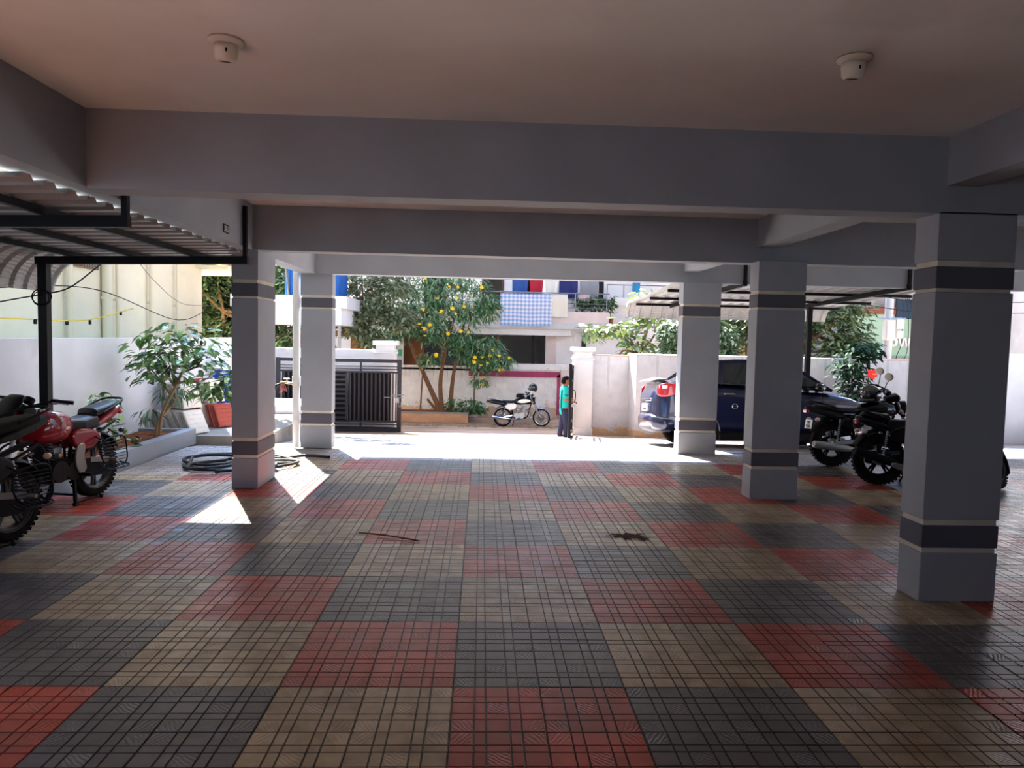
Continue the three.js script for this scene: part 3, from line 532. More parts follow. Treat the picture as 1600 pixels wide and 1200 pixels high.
// ---------------------------------------------------------------- spare paving tiles leaning in rows
{
  const g = rbox(0.4, 0.4, 0.036, 0.006, 0, 0.2, 0); const face = [];
  for (let i = 0; i < 5; i++) face.push(box(0.37, 0.066, 0.006, 0, 0.05 + i * 0.075, 0.019));
  const mats = [mottled('#c3bdb2', { amp: 0.14, seed: 201, period: 0.6, size: 128 }), mottled('#a9a49a', { amp: 0.16, seed: 203, period: 0.6, size: 128 }), mottled('#a65348', { amp: 0.16, seed: 205, period: 0.6, size: 128 }), mottled('#e2ddd4', { amp: 0.08, seed: 207, period: 0.6, size: 128 })];
  const proto = mats.map((m) => { const t = new THREE.Group(); t.name = 'paving_tile'; const b = part('body', clean(g), m, t); part('pattern', join(face), m, t); return t; });
  const row = (n, x, y, z, dx, turn, lean, kind, label, group, dz = 0, end) => {
    for (let i = 0; i < n; i++) {
      const o = proto[typeof kind === 'function' ? kind(i) : kind].clone(); o.name = numbered('paving_tile'); scene.add(o);
      o.rotation.order = 'YXZ'; o.rotation.set(-(lean + rr(-0.012, 0.012)), turn + rr(-0.02, 0.02), 0); o.position.set(x + i * dx, y, z + i * dz + rr(-0.012, 0.012));
      o.userData = i === n - 1 && end ? { label: end, category: 'paving tile' } : { label, category: 'paving tile', group };
    }
  };
  const T = 1.2;
  row(3, -5.1, 0.115, -12.42, 0.052, T, 0.48, 1, 'dusty grey paving tile in the lower row nearest the planter', 'lower row of grey tiles', 0.02, 'grey paving tile ending the lower row by the planter');
  row(11, -4.95, 0.115, -12.32, 0.047, T, 0.48, (i) => (i > 9 ? 3 : i % 3 ? 0 : 1), 'grey paving tile leaning in the lower front row', 'lower front row of grey tiles', 0.018, 'white paving tile showing its ribbed face at the end of the lower front row');
  row(3, -5.1, 0.5, -12.52, 0.052, T, 0.2, 1, 'dusty grey paving tile leaning in the upper row beside the wall', 'upper row of dusty tiles', 0.02, 'dusty grey paving tile ending the upper row beside the wall');
  row(7, -4.95, 0.5, -12.42, 0.046, T, 0.2, (i) => (i > 5 ? 3 : i % 3 ? 1 : 0), 'grey paving tile leaning on top of the front row', 'upper front row of grey tiles', 0.018, 'pale paving tile showing its face on top of the front row');
  row(5, -4.86, 0.115, -13.3, 0.05, T, 0.3, (i) => (i > 3 ? 3 : 2), 'red paving tile leaning behind the grey rows', 'red tiles of the back row', 0.018, 'pale paving tile facing out at the end of the red back row');
  row(4, -4.52, 0.115, -13.15, 0.05, T, 0.34, 2, 'red paving tile at the right end of the back row', 'red tiles at the right end', 0.018, 'red paving tile facing out beside the left column');
  row(4, -4.98, 0.52, -13.35, 0.05, T, 0.16, 2, 'red paving tile in the upper back row', 'red tiles of the upper back row', 0.018, 'red paving tile standing at the end of the upper back row');
  row(3, -4.72, 0.52, -13.3, 0.05, T, 0.2, 3, 'pale paving tile in the upper back row beside the red ones', 'pale tiles of the upper back row', 0.018, 'pale paving tile facing out in the upper back row');
  const b = thing('blue_drum', 'blue plastic drum standing behind the stacked tiles', 'drum', [-4.99, 0.1, -15.0]);
  const bm = M('#2350a8', 0.4);
  mesh('body', lathe([[0, 0], [0.27, 0], [0.29, 0.03], [0.29, 0.27], [0.302, 0.29], [0.29, 0.31], [0.29, 0.56], [0.302, 0.58], [0.29, 0.6], [0.285, 0.82], [0.26, 0.87], [0, 0.87]], 32), bm, b);
  mesh('lid', lathe([[0, 0.86], [0.24, 0.86], [0.25, 0.9], [0.23, 0.92], [0, 0.92]], 32), bm, b); mesh('bung', rod([0.12, 0.9, 0], [0.12, 0.94, 0], 0.035, 0.035, 12), black, b);
}
// ---------------------------------------------------------------- motorcycles (local frame: x forward, y up, z to the rider's right, origin on the ground below the rear axle)
const rubber = mottled('#171514', { amp: 0.3, seed: 401, period: 0.4, rough: 0.95, bump: 0.002, size: 128, tint: '#3a2f27', tintAt: 0.45, tintAmt: 0.6 }), chrome = M('#cfd2d6', 0.16, 1), alu = M('#a3a5a8', 0.42, 0.75), dusty = mottled('#2b2826', { amp: 0.3, seed: 403, period: 0.3, rough: 0.75, bump: 0, size: 128 });
const seatMat = mottled('#131213', { amp: 0.15, seed: 405, period: 0.5, rough: 0.5, bump: 0.0008, size: 128, tint: '#2e2b28', tintAmt: 0.4 }), plastic = M('#0e0d0f', 0.55), glossBlack = P({ color: '#08080a', roughness: 0.25, clearcoat: 1, clearcoatRoughness: 0.1 });
const amber = P({ color: '#d8a27c', roughness: 0.3, clearcoat: 0.6 }), redLens = P({ color: '#b01722', roughness: 0.22, clearcoat: 1 });
const carPaint = (c) => P({ color: c, roughness: 0.6, specularIntensity: 0.2, clearcoat: 0.8, clearcoatRoughness: 0.04 });
function wheelGeos(R, w, alloy) {
  const tw = w / 2, rimR = R - w * 0.72;
  const prof = []; for (let i = 0; i <= 14; i++) { const a = PI * (i / 14); prof.push([rimR + (R - rimR) * Math.sin(a) ** 0.75, -tw * Math.cos(a) * (0.72 + 0.28 * Math.sin(a))]); }
  prof.push([rimR - 0.008, tw * 0.7], [rimR - 0.008, -tw * 0.7], prof[0]);
  const tyre = lathe(prof, 44); tyre.rotateX(PI / 2);
  const tread = []; for (let i = 0; i < 40; i++) for (const s of [-1, 1]) { const a = (i + (s > 0 ? 0.5 : 0)) / 40 * 2 * PI, b = box(0.03, 0.008, tw * 0.7, 0, R - 0.0075, s * tw * 0.42, s * -0.25, 0.35 * s, 0); b.rotateZ(a); tread.push(b); }
  const rimP = [[rimR + 0.004, -tw * 0.78], [rimR - 0.014, -tw * 0.6], [rimR - 0.03, -tw * 0.3], [rimR - 0.03, tw * 0.3], [rimR - 0.014, tw * 0.6], [rimR + 0.004, tw * 0.78], [rimR - 0.006, tw * 0.5], [rimR - 0.006, -tw * 0.5], [rimR + 0.004, -tw * 0.78]];
  const rim = lathe(rimP, 44); rim.rotateX(PI / 2);
  const spokes = [];
  if (alloy) for (let i = 0; i < alloy; i++) { const a = i / alloy * 2 * PI, g = slab(poly([[-0.022, 0.05], [0.022, 0.05], [0.034, rimR - 0.02], [0.012, rimR - 0.012], [0, rimR * 0.55], [-0.012, rimR - 0.012], [-0.034, rimR - 0.02]]), 0.028, 0.005); g.rotateZ(a); spokes.push(g); }
  else for (let i = 0; i < 36; i++) { const a = i / 36 * 2 * PI, b = a + (i % 2 ? 0.5 : -0.5), s = i % 4 < 2 ? 1 : -1; spokes.push(rod([0.045 * Math.cos(b), 0.045 * Math.sin(b), s * 0.035], [(rimR - 0.02) * Math.cos(a), (rimR - 0.02) * Math.sin(a), s * 0.004], 0.0026, 0.0026, 5)); }
  const hub = lathe([[0, -0.07], [0.03, -0.07], [0.034, -0.05], [0.07, -0.045], [0.075, 0.03], [0.03, 0.045], [0.028, 0.07], [0, 0.07]], 24); hub.rotateX(PI / 2);
  const disc = []; const ring = lathe([[0.075, 0.052], [0.115, 0.052], [0.115, 0.056], [0.075, 0.056], [0.075, 0.052]], 32); ring.rotateX(PI / 2); disc.push(ring);
  return { tyre, tread, rim, spokes, hub, disc };
}
function helmet(label, pos, turn, tilt = 0, col = glossBlack) {
  const t = thing('helmet', label, 'helmet', pos, turn); t.rotation.order = 'YXZ'; t.rotation.z = tilt;
  const shell = new THREE.SphereGeometry(0.135, 28, 20, 0, 2 * PI, 0, 2.25); shell.scale(1.08, 1.05, 0.92); shell.translate(0, 0.1, 0); mesh('shell', shell, col, t);
  mesh('chin_bar', tube([[-0.02, 0.03, -0.122], [0.1, 0.015, -0.085], [0.145, 0.015, 0], [0.1, 0.015, 0.085], [-0.02, 0.03, 0.122]], 0.028, 20, 8), col, t);
  const vis = new THREE.SphereGeometry(0.139, 24, 10, PI - 1.15, 2.3, 1.05, 0.75); vis.scale(1.08, 1.05, 0.94); vis.translate(0, 0.1, 0); mesh('visor', vis, P({ color: '#2a2c30', roughness: 0.08, clearcoat: 1 }), t);
  mesh('rim_trim', (() => { const g = new THREE.TorusGeometry(0.108, 0.009, 8, 28); g.rotateX(PI / 2); g.scale(1.1, 1, 0.92); g.translate(-0.01, 0.012, 0); return g; })(), plastic, t);
  return t;
}
function motorcycle(label, pos, turn, o) {
  const t = thing('motorcycle', label, 'motorcycle', pos, turn, o.group); t.rotation.order = 'YXZ'; t.rotation.x = o.lean ?? 0;
  const R = o.R ?? 0.31, wb = o.wb ?? 1.32, w = o.w ?? 0.1, body = o.body, frame = o.frame ?? plastic, eng = o.engine ?? dusty;
  // steering: turn geometry about the fork axis
  const head = V(wb - 0.38, 0.93, 0), axis = V(0.42, -0.9, 0).normalize(), q = new THREE.Quaternion().setFromAxisAngle(axis, -(o.steer ?? 0));
  const st = (g) => { const a = join(g); a.translate(-head.x, -head.y, -head.z); a.applyQuaternion(q); a.translate(head.x, head.y, head.z); return a; };
  const TAIL = new Set(['seat', 'pillion_seat', 'tail_panel', 'tail_lamp', 'grab_rail', 'licence_plate', 'plate_letters', 'frame']), tk1 = o.tailK ?? 1, up = o.tailUp ?? 0;
  const A = (name, g, m, parent = t, label2) => { const q = join(g); if ((tk1 !== 1 || up) && TAIL.has(name)) { const p = q.attributes.position; for (let i = 0; i < p.count; i++) if (up && name !== 'frame') p.setY(i, p.getY(i) + up * clamp((0.55 - p.getX(i)) / (o.upLen ?? 0.9), 0, 1)), q.computeVertexNormals(); for (let i = 0; i < p.count; i++) if (p.getX(i) < 0.1) p.setX(i, 0.1 + (p.getX(i) - 0.1) * tk1); } return mesh(name, q, m, parent, label2); };
  const wr = wheelGeos(R, w * 1.12, o.alloy), wf = wheelGeos(R - 0.008, w * 0.9, o.alloy), mv = (g, x, y) => { const a = join(g); a.translate(x, y, 0); return a; };
  const rw = A('rear_wheel', mv([wr.tyre, ...wr.tread], 0, R), rubber); A('rim', mv(wr.rim, 0, R), o.rim ?? plastic, rw); A('spokes', mv(wr.spokes, 0, R), o.rim ?? plastic, rw).userData.kind = o.alloy ? undefined : 'stuff'; A('hub', mv(wr.hub, 0, R), alu, rw);
  const fw = A('front_wheel', st(mv([wf.tyre, ...wf.tread], wb, R - 0.008)), rubber); A('rim', st(mv(wf.rim, wb, R - 0.008)), o.rim ?? plastic, fw); A('spokes', st(mv(wf.spokes, wb, R - 0.008)), o.rim ?? plastic, fw); A('hub', st(mv(wf.hub, wb, R - 0.008)), alu, fw); A('brake_disc', st(mv(wf.disc, wb, R)), steel, fw);
  // fork, front mudguard, bars
  const fx = (y) => wb - 0.03 - 0.42 * (y - R) / 0.9 * 0.98;
  const fork = A('fork', st([-1, 1].flatMap((s) => [rod([wb - 0.005, R, s * 0.085], [fx(0.62), 0.62, s * 0.085], 0.027, 0.025, 10), rod([fx(0.62), 0.62, s * 0.085], [fx(1.0), 1.0, s * 0.085], 0.018, 0.018, 10)])), o.forkMat ?? alu);
  A('fork_clamp', st([rbox(0.06, 0.035, 0.23, 0.01, fx(0.76), 0.76, 0), rbox(0.06, 0.03, 0.23, 0.01, fx(0.97), 0.97, 0)]), frame, fork);
  const fg = []; for (let i = 0; i <= 14; i++) { const a = lerp(-0.35, 2.35, i / 14), rr2 = R + 0.03; fg.push(Array.from({ length: 7 }, (_, j) => { const z = lerp(-1, 1, j / 6); return [wb + Math.cos(a) * (rr2 - 0.025 * z * z * 1.2), R + Math.sin(a) * (rr2 - 0.025 * z * z * 1.2), z * 0.068]; })); }
  const shellOf = (rings) => { const g = skin(rings, false, false), h = skin(rings.map((r) => r.map((p) => [p[0], p[1] - 0.004, p[2]])), false, false); return [g, h]; };
  A('front_mudguard', st(shellOf(fg)), o.guard ?? P({ color: '#0e0d0f', roughness: 0.5, specularIntensity: 0.4, side: THREE.DoubleSide }));
  const hb = head.x - 0.1, hy = o.barY ?? 1.03, hw = 0.37;
  const bar1 = A('handlebar', st([tube([[hb - 0.13, hy + 0.03, -hw], [hb - 0.06, hy + 0.04, -0.22], [hb + 0.06, hy - 0.01, -0.07], [hb + 0.06, hy - 0.01, 0.07], [hb - 0.06, hy + 0.04, 0.22], [hb - 0.13, hy + 0.03, hw]], 0.012, 40, 8)]), o.barMat ?? frame);
  for (const s of [-1, 1]) {
    A('grip', st([rod([hb - 0.13, hy + 0.03, s * (hw + 0.005)], [hb - 0.085, hy + 0.037, s * 0.26], 0.019, 0.018, 12), rbox(0.05, 0.05, 0.06, 0.012, hb - 0.075, hy + 0.035, s * 0.225)]), plastic, bar1);
    A('lever', st([rod([hb - 0.03, hy + 0.03, s * 0.23], [hb - 0.06, hy + 0.02, s * 0.38], 0.007, 0.006, 6)]), alu, bar1);
    const mgeo = (r, dx, k) => { const g = new THREE.SphereGeometry(r, 16, 10); g.scale(k, 0.85, 1.05); g.translate(dx, 0, 0); g.rotateY(o.mirrorYaw ?? 0); g.translate(hb - 0.02, hy + 0.245, s * 0.33); return st([g]); };
    if (o.mirrors !== false) { const e = mgeo(0.064, 0, 0.28); A('mirror', e, plastic, bar1); A('mirror_stalk', st([tube([[hb - 0.05, hy + 0.04, s * 0.22], [hb - 0.03, hy + 0.13, s * 0.25], [hb - 0.01, hy + 0.2, s * 0.32]], 0.006, 10, 6)]), frame, bar1); const gm = mgeo(0.06, -0.012, 0.16); A('mirror_glass', gm, o.mirrorMat ?? chrome, bar1); }
  }
  // head lamp and cowl
  const lx = wb - 0.26, ly = 0.86;
  if (o.cowl) {
    A('cowl', st([loftX([[lx - 0.06, ly, 0, 0.13, 0.12], [lx + 0.02, ly - 0.01, 0, 0.14, 0.125], [lx + 0.12, ly - 0.04, 0, 0.1, 0.1], [lx + 0.18, ly - 0.07, 0, 0.05, 0.06]], 24)]), body);
    A('windscreen', st([loftX([[lx - 0.1, ly + 0.26, 0, 0.015, 0.08], [lx - 0.03, ly + 0.2, 0, 0.05, 0.11], [lx + 0.06, ly + 0.11, 0, 0.035, 0.1], [lx + 0.12, ly + 0.05, 0, 0.02, 0.07]], 20)]), o.screen ?? glossBlack);
  } else {
    A('headlamp', st([loftX([[lx - 0.09, ly, 0, 0.05, 0.06], [lx - 0.02, ly, 0, 0.095, 0.1], [lx + 0.06, ly, 0, 0.1, 0.105]], 22)]), o.lampShell ?? plastic);
    A('lens', st([loftX([[lx + 0.058, ly, 0, 0.09, 0.095], [lx + 0.08, ly, 0, 0.06, 0.065], [lx + 0.09, ly, 0, 0.01, 0.01]], 20)]), P({ color: '#d6dbe0', roughness: 0.1, clearcoat: 1 }));
  }
  A('instruments', st([rbox(0.2, 0.09, 0.24, 0.035, head.x + 0.0, 0.99, 0, 0, 0, 0.35), rod([head.x - 0.05, 1.05, -0.055], [head.x - 0.08, 1.09, -0.055], 0.045, 0.045, 16), rod([head.x - 0.05, 1.05, 0.055], [head.x - 0.08, 1.09, 0.055], 0.045, 0.045, 16)]), plastic);
  for (const s of [-1, 1]) { A('indicator', st([sph(0.03, lx - 0.02, ly - 0.03, s * 0.17, 1.1, 0.8, 0.9, 12, 8)]), amber); A('indicator', sph(0.032, -0.36 * (o.tailK ?? 1), 0.67, s * 0.13, 1.15, 0.85, 0.9, 14, 10), o.indic ?? amber); }
  // frame, engine
  A('frame', [tube([[head.x + 0.02, 0.86, 0], [0.6, 0.78, 0], [0.3, 0.68, 0], [-0.1, 0.74, 0], [-0.32, 0.78, 0]], 0.022, 30, 8), tube([[head.x + 0.05, 0.78, 0], [0.86, 0.5, 0], [0.78, 0.3, 0], [0.4, 0.27, 0], [0.3, 0.6, 0]], 0.02, 30, 8), ...[-1, 1].map((s) => tube([[0.28, 0.4, s * 0.09], [0.25, 0.6, s * 0.1], [-0.05, 0.7, s * 0.1], [-0.34, 0.77, s * 0.08]], 0.013, 20, 7))], frame);
  const en = A('engine', [rbox(0.34, 0.2, 0.24, 0.05, 0.5, 0.35, 0, 0, 0, 0, 3), (() => { const g = new THREE.CylinderGeometry(0.1, 0.105, 0.29, 24); g.rotateX(PI / 2); g.translate(0.6, 0.36, 0); return g; })(), (() => { const g = new THREE.CylinderGeometry(0.085, 0.09, 0.28, 24); g.rotateX(PI / 2); g.translate(0.42, 0.34, 0); return g; })()], eng);
  const fins = []; for (let i = 0; i < 8; i++) fins.push(rbox(0.15, 0.012, 0.17, 0.005, 0.66 + i * 0.008, 0.46 + i * 0.026, 0, 0, 0, 0.3)); A('cylinder', [rbox(0.11, 0.25, 0.12, 0.02, 0.69, 0.54, 0, 0, 0, -0.3), ...fins], eng, en); A('carburettor', [rbox(0.12, 0.08, 0.09, 0.02, 0.5, 0.55, 0.02), rod([0.56, 0.55, 0.02], [0.64, 0.58, 0], 0.025)], alu, en);
  // exhaust on the right
  A('exhaust_pipe', tube([[0.75, 0.56, 0.02], [0.88, 0.48, 0.08], [0.84, 0.28, 0.13], [0.55, 0.21, 0.15], [0.2, 0.24, 0.16]], 0.02, 28, 9), o.pipeMat ?? steel);
  const mu = lathe([[0, 0], [0.024, 0], [0.03, 0.02], [0.05, 0.14], [0.055, 0.5], [0.05, 0.6], [0.03, 0.62], [0.02, 0.6]], 20); mu.rotateZ(PI / 2); mu.rotateZ(o.muffRise ?? -0.12); mu.translate(0.24, 0.25, 0.165);
  const mf = A('muffler', mu, o.muff ?? plastic); if (o.heat) { const hs = slab(smooth([[0.05, 0], [0.3, -0.005], [0.33, 0.02], [0.3, 0.045], [0.05, 0.04]]), 0.012, 0.004); A('heat_shield', place(hs, 0.02, 0.27, 0.222, 0, 0, o.muffRise ?? -0.12), o.heat, mf); }
  // swing arm, shocks, chain case
  A('swing_arm', [-1, 1].map((s) => bar([0.3, 0.36, s * 0.1], [-0.05, R, s * 0.1], 0.028, 0.05)), o.arm ?? alu);
  A('chain_case', slab(smooth([[-0.12, R - 0.05], [-0.1, R + 0.06], [0.3, 0.44], [0.38, 0.4], [0.36, 0.3], [0, R - 0.07]]), 0.03, 0.006).translate(0, 0, -0.125), o.chainCase ?? plastic);
  for (const s of [-1, 1]) { const sh = A('shock_absorber', rod([-0.0, R + 0.02, s * 0.135], [0.06, 0.68, s * 0.115], 0.014, 0.014, 8), alu); const hx = []; for (let i = 0; i <= 90; i++) { const k = i / 90, a = k * 9 * 2 * PI; hx.push([lerp(0.012, 0.055, k) + 0.028 * Math.cos(a), lerp(R + 0.08, 0.64, k), s * lerp(0.132, 0.117, k) + 0.028 * Math.sin(a)]); } A('spring', new THREE.TubeGeometry(curve(hx), 120, 0.006, 5), o.spring ?? plastic, sh); }
  A('footrest', [rod([0.36, 0.3, -0.27], [0.36, 0.3, 0.27], 0.011), rod([0.36, 0.3, 0.17], [0.36, 0.3, 0.28], 0.02, 0.02, 10), rod([0.36, 0.3, -0.17], [0.36, 0.3, -0.28], 0.02, 0.02, 10)], plastic);
  for (const s of [-1, 1]) A('pillion_footrest', [rod([0.02, 0.4, s * 0.2], [0.02, 0.4, s * 0.3], 0.017), bar([0.2, 0.42, s * 0.13], [0.02, 0.4, s * 0.2], 0.02, 0.05)], o.arm ?? alu);
  if (o.bracket) for (const s of [-1, 1]) A('foot_bracket', slab(smooth([[0.3, 0.6], [0.4, 0.58], [0.42, 0.4], [0.36, 0.3], [0.28, 0.34], [0.3, 0.46]]), 0.02, 0.006).translate(0, 0, s * 0.15), o.bracket);
  // body
  const T = o.tankH ?? 0.93;
  const tk = A('fuel_tank', o.split ? loftX([[0.36, 0.78, 0, 0.05, 0.06], [0.4, 0.79, 0, 0.1, 0.11], [0.5, T - 0.14, 0, 0.15, 0.155, 2.8], [0.64, T - 0.135, 0, 0.165, 0.17, 2.8], [0.77, T - 0.15, 0, 0.14, 0.15, 2.6], [0.86, T - 0.18, 0, 0.09, 0.1], [0.9, T - 0.19, 0, 0.03, 0.03]], 28) : loftX([[0.37, 0.79, 0, 0.05, 0.07], [0.42, 0.81, 0, 0.09, 0.11], [0.55, T - 0.11, 0, 0.115, 0.15, 2.8], [0.72, T - 0.09, 0, 0.125, 0.16, 2.8], [0.86, T - 0.1, 0, 0.11, 0.135, 2.6], [0.95, T - 0.12, 0, 0.07, 0.08], [0.98, T - 0.13, 0, 0.03, 0.03]], 26), o.tank ?? body);
  A('filler_cap', rod([0.68, T + 0.02, 0], [0.68, T + 0.045, 0], 0.045, 0.04, 20), chrome, tk);
  if (o.badge) for (const s of [-1, 1]) { const b = []; for (const k of [-1, 1]) for (let i = 0; i < 3; i++) b.push(slab(smooth([[k * 0.01, 0], [k * 0.07, 0.035 - i * 0.016], [k * 0.08, 0.028 - i * 0.017], [k * 0.02, -0.02]]), 0.004, 0.001)); A('winged_badge', place(join(b), 0.66, T - 0.07, s * 0.158, s > 0 ? -0.25 : 0.25, 0, 0), chrome, tk, 'silver winged badge'); }
  if (o.tankPanel) for (const s of [-1, 1]) { const g = slab(smooth([[0.45, T - 0.14], [0.56, T - 0.06], [0.8, T - 0.05], [0.9, T - 0.1], [0.78, T - 0.15], [0.58, T - 0.17]]), 0.02, 0.006); g.translate(0, 0, s * 0.152); A('tank_panel', g, o.tankPanel, tk); }
  // seat: stepped side profile with rounded edges
  const sp = o.split ? null : loftX([[-0.4, 0.845, 0, 0.02, 0.05], [-0.36, 0.845, 0, 0.04, 0.09, 3], [-0.15, 0.83, 0, 0.045, 0.125, 3.2], [0.1, 0.805, 0, 0.045, 0.135, 3.2], [0.3, 0.8, 0, 0.045, 0.115, 3], [0.44, 0.82, 0, 0.045, 0.08, 2.6], [0.47, 0.825, 0, 0.02, 0.05]], 24);
  if (sp) A('seat', sp, o.seat ?? seatMat);
  else { A('seat', loftX([[0.02, 0.76, 0, 0.03, 0.1, 3], [0.06, 0.76, 0, 0.075, 0.135, 3], [0.25, 0.75, 0, 0.08, 0.135, 3], [0.4, 0.77, 0, 0.075, 0.105, 3], [0.47, 0.8, 0, 0.03, 0.07]], 24), o.seat ?? seatMat); A('pillion_seat', loftX([[-0.42, 0.885, 0, 0.012, 0.06], [-0.36, 0.885, 0, 0.035, 0.1, 3], [-0.15, 0.865, 0, 0.045, 0.12, 3], [0.06, 0.845, 0, 0.05, 0.115, 3], [0.11, 0.83, 0, 0.025, 0.09]], 24), o.seat ?? seatMat); }
  const tl = A('tail_panel', loftX([[-0.53, 0.835, 0, 0.015, 0.03], [-0.48, 0.825, 0, 0.045, 0.075], [-0.3, 0.79, 0, 0.055, 0.105, 2.8], [-0.05, 0.745, 0, 0.055, 0.12, 2.8], [0.14, 0.71, 0, 0.04, 0.11, 2.6], [0.2, 0.7, 0, 0.015, 0.08]], 22), o.tail ?? body);
  for (const s of [-1, 1]) A('side_panel', [s].map((s) => { const g = slab(smooth([[0.06, 0.62], [0.1, 0.7], [0.34, 0.75], [0.44, 0.7], [0.4, 0.58], [0.2, 0.53]]), 0.06, 0.02, 2); g.translate(0, 0, s * 0.115); return g; }), o.side ?? body);
  A('tail_lamp', rbox(0.06, 0.06, 0.13, 0.022, -0.52, 0.79, 0, 0, 0, 0.2), redLens, tl);
  A('grab_rail', tube([[-0.02, 0.84, -0.14], [-0.3, 0.9, -0.15], [-0.47, 0.93, -0.1], [-0.5, 0.935, 0], [-0.47, 0.93, 0.1], [-0.3, 0.9, 0.15], [-0.02, 0.84, 0.14]], 0.012, 36, 8), o.rail ?? plastic);
  const rg = []; for (let i = 0; i <= 14; i++) { const a = lerp(1.1, 2.7, i / 14), rr2 = R + 0.035; rg.push(Array.from({ length: 7 }, (_, j) => { const z = lerp(-1, 1, j / 6); return [Math.cos(a) * (rr2 - 0.03 * z * z), R + Math.sin(a) * (rr2 - 0.03 * z * z) + 0.03, z * 0.08]; })); }
  A('rear_mudguard', shellOf(rg), o.rearGuard ?? P({ color: '#0e0d0f', roughness: 0.6, specularIntensity: 0.3, side: THREE.DoubleSide }));
  if (o.plate) { const pl = A('licence_plate', rbox(0.01, 0.13, 0.2, 0.004, -0.47, 0.6, 0, 0, 0, -0.2), M('#e6e4de', 0.5)); const L = (s, y) => { const g = letters(s, 0.042, 0.002); g.rotateY(-PI / 2); return place(g, -0.478 + (y - 0.6) * 0.2, y, 0, 0, 0, 0); }; A('plate_letters', [L(o.plate[0], 0.628), L(o.plate[1], 0.572)], plastic, pl); }
  // stands, guards
  if (o.centreStand) A('centre_stand', [bar([0.4, 0.27, -0.11], [0.45, 0.0, -0.17], 0.025, 0.03), bar([0.4, 0.27, 0.11], [0.45, 0.0, 0.17], 0.025, 0.03), rod([0.43, 0.1, -0.15], [0.43, 0.1, 0.15], 0.012), rod([0.45, 0.012, -0.19], [0.45, 0.012, -0.15], 0.022), rod([0.45, 0.012, 0.19], [0.45, 0.012, 0.15], 0.022), rod([0.44, 0.03, -0.17], [0.2, 0.05, -0.24], 0.009), sph(0.02, 0.19, 0.05, -0.245)], plastic);
  else A('side_stand', [rod([0.42, 0.26, -0.12], [0.36, 0.0, -0.26 - (o.lean ? 0.04 : 0)], 0.012), rbox(0.06, 0.012, 0.04, 0.005, 0.36, 0.006, -0.26)], plastic);
  if (o.crash) for (const s of [-1, 1]) A('crash_guard', [tube([[0.82, 0.72, s * 0.03], [0.9, 0.62, s * 0.22], [0.9, 0.45, s * 0.29], [0.84, 0.33, s * 0.22], [0.76, 0.3, s * 0.04]], 0.011, 24, 7)], plastic);
  if (o.sariGuard) {
    const z = -0.24, f = [[-0.18, 0.34], [-0.2, 0.5], [-0.14, 0.63], [0.12, 0.61], [0.18, 0.5], [0.1, 0.36]];
    const g = [tube(f.map(([x, y]) => [x, y, z]), 0.008, 40, 6, true)]; for (let i = 1; i < 8; i++) { const y = lerp(0.35, 0.62, i / 8); g.push(rod([-0.185, y, z], [0.15, y, z], 0.0045, 0.0045, 5)); } g.push(rod([-0.12, 0.62, z], [-0.1, 0.7, -0.1], 0.008), rod([0.12, 0.6, z], [0.14, 0.66, -0.11], 0.008)); A('wire_guard', g, plastic, t, 'black wire guard beside the rear wheel');
    const ft = []; for (let i = 0; i < 6; i++) ft.push(rod([-0.08 + i * 0.05, 0.36, z], [-0.08 + i * 0.05, 0.33, z - 0.11], 0.0045, 0.0045, 5)); ft.push(tube([[-0.1, 0.36, z], [-0.1, 0.33, z - 0.11], [0.2, 0.33, z - 0.11], [0.2, 0.37, z]], 0.007, 20, 6)); A('side_step', ft, plastic, t);
  }
  return t;
}
const RED = carPaint('#8e0a17'), DARKRED = carPaint('#6d0f18'), BLK = carPaint('#0a0a0c'), DUST = mottled('#1c1b1b', { amp: 0.2, seed: 411, period: 0.4, rough: 0.55, bump: 0, size: 128, tint: '#3b3631', tintAmt: 0.5 });
motorcycle('red motorcycle on its centre stand beside the left planter', [-4.05, 0, -7.97], -1.79, { body: RED, side: RED, alloy: 6, rim: M('#4c4845', 0.6, 0.4), split: true, tailK: 0.74, tailUp: 0.07, upLen: 1, screen: M('#0b0b0e', 0.4), bracket: M('#8d8780', 0.5, 0.5), badge: true, cowl: true, centreStand: true, crash: true, sariGuard: true, steer: 0.1, mirrors: false, arm: M('#9c968e', 0.45, 0.6), w: 0.105, indic: M('#2a2a2c', 0.3), chainCase: plastic });
motorcycle('dusty black motorcycle nearest the camera, half outside the left edge', [-3.84, 0, -6.2], -1.82, { body: DUST, tail: DUST, alloy: 5, rim: M('#4a4541', 0.6, 0.4), tailK: 0.76, tailUp: 0.14, upLen: 0.35, bracket: M('#6d665e', 0.6, 0.4), centreStand: true, sariGuard: true, crash: true, mirrors: false, seat: mottled('#24211e', { amp: 0.2, seed: 415, period: 0.6, rough: 0.8, size: 128 }), w: 0.105, arm: M('#8c8378', 0.55, 0.5), cowl: true, screen: DUST });
motorcycle('black sporty motorcycle in front at the right, partly behind the nearest column', [5.03, 0, -9.18], -0.15, { body: BLK, alloy: 5, R: 0.32, wb: 1.38, tailK: 0.62, steer: 0.75, muff: plastic, heat: M('#c6c8cb', 0.25, 0.9), muffRise: -0.3, cowl: true, w: 0.13, mirrors: false, arm: plastic, lean: -0.08, split: true, indic: P({ color: '#d8b8a8', roughness: 0.3 }), tail: BLK });
motorcycle('black commuter motorcycle with rear number plate parked behind the sporty one', [5.09, 0, -10.56], 0.05, { body: BLK, alloy: 5, R: 0.325, wb: 1.28, tailK: 0.8, steer: -0.4, mirrorYaw: 0.8, muff: alu, plate: ['TS07', '1288'], barY: 1.1, w: 0.13, arm: alu, mirrorMat: M('#cdbfae', 0.35), rail: plastic, tail: DUST, lean: -0.08, indic: P({ color: '#d9b0a0', roughness: 0.3 }) });
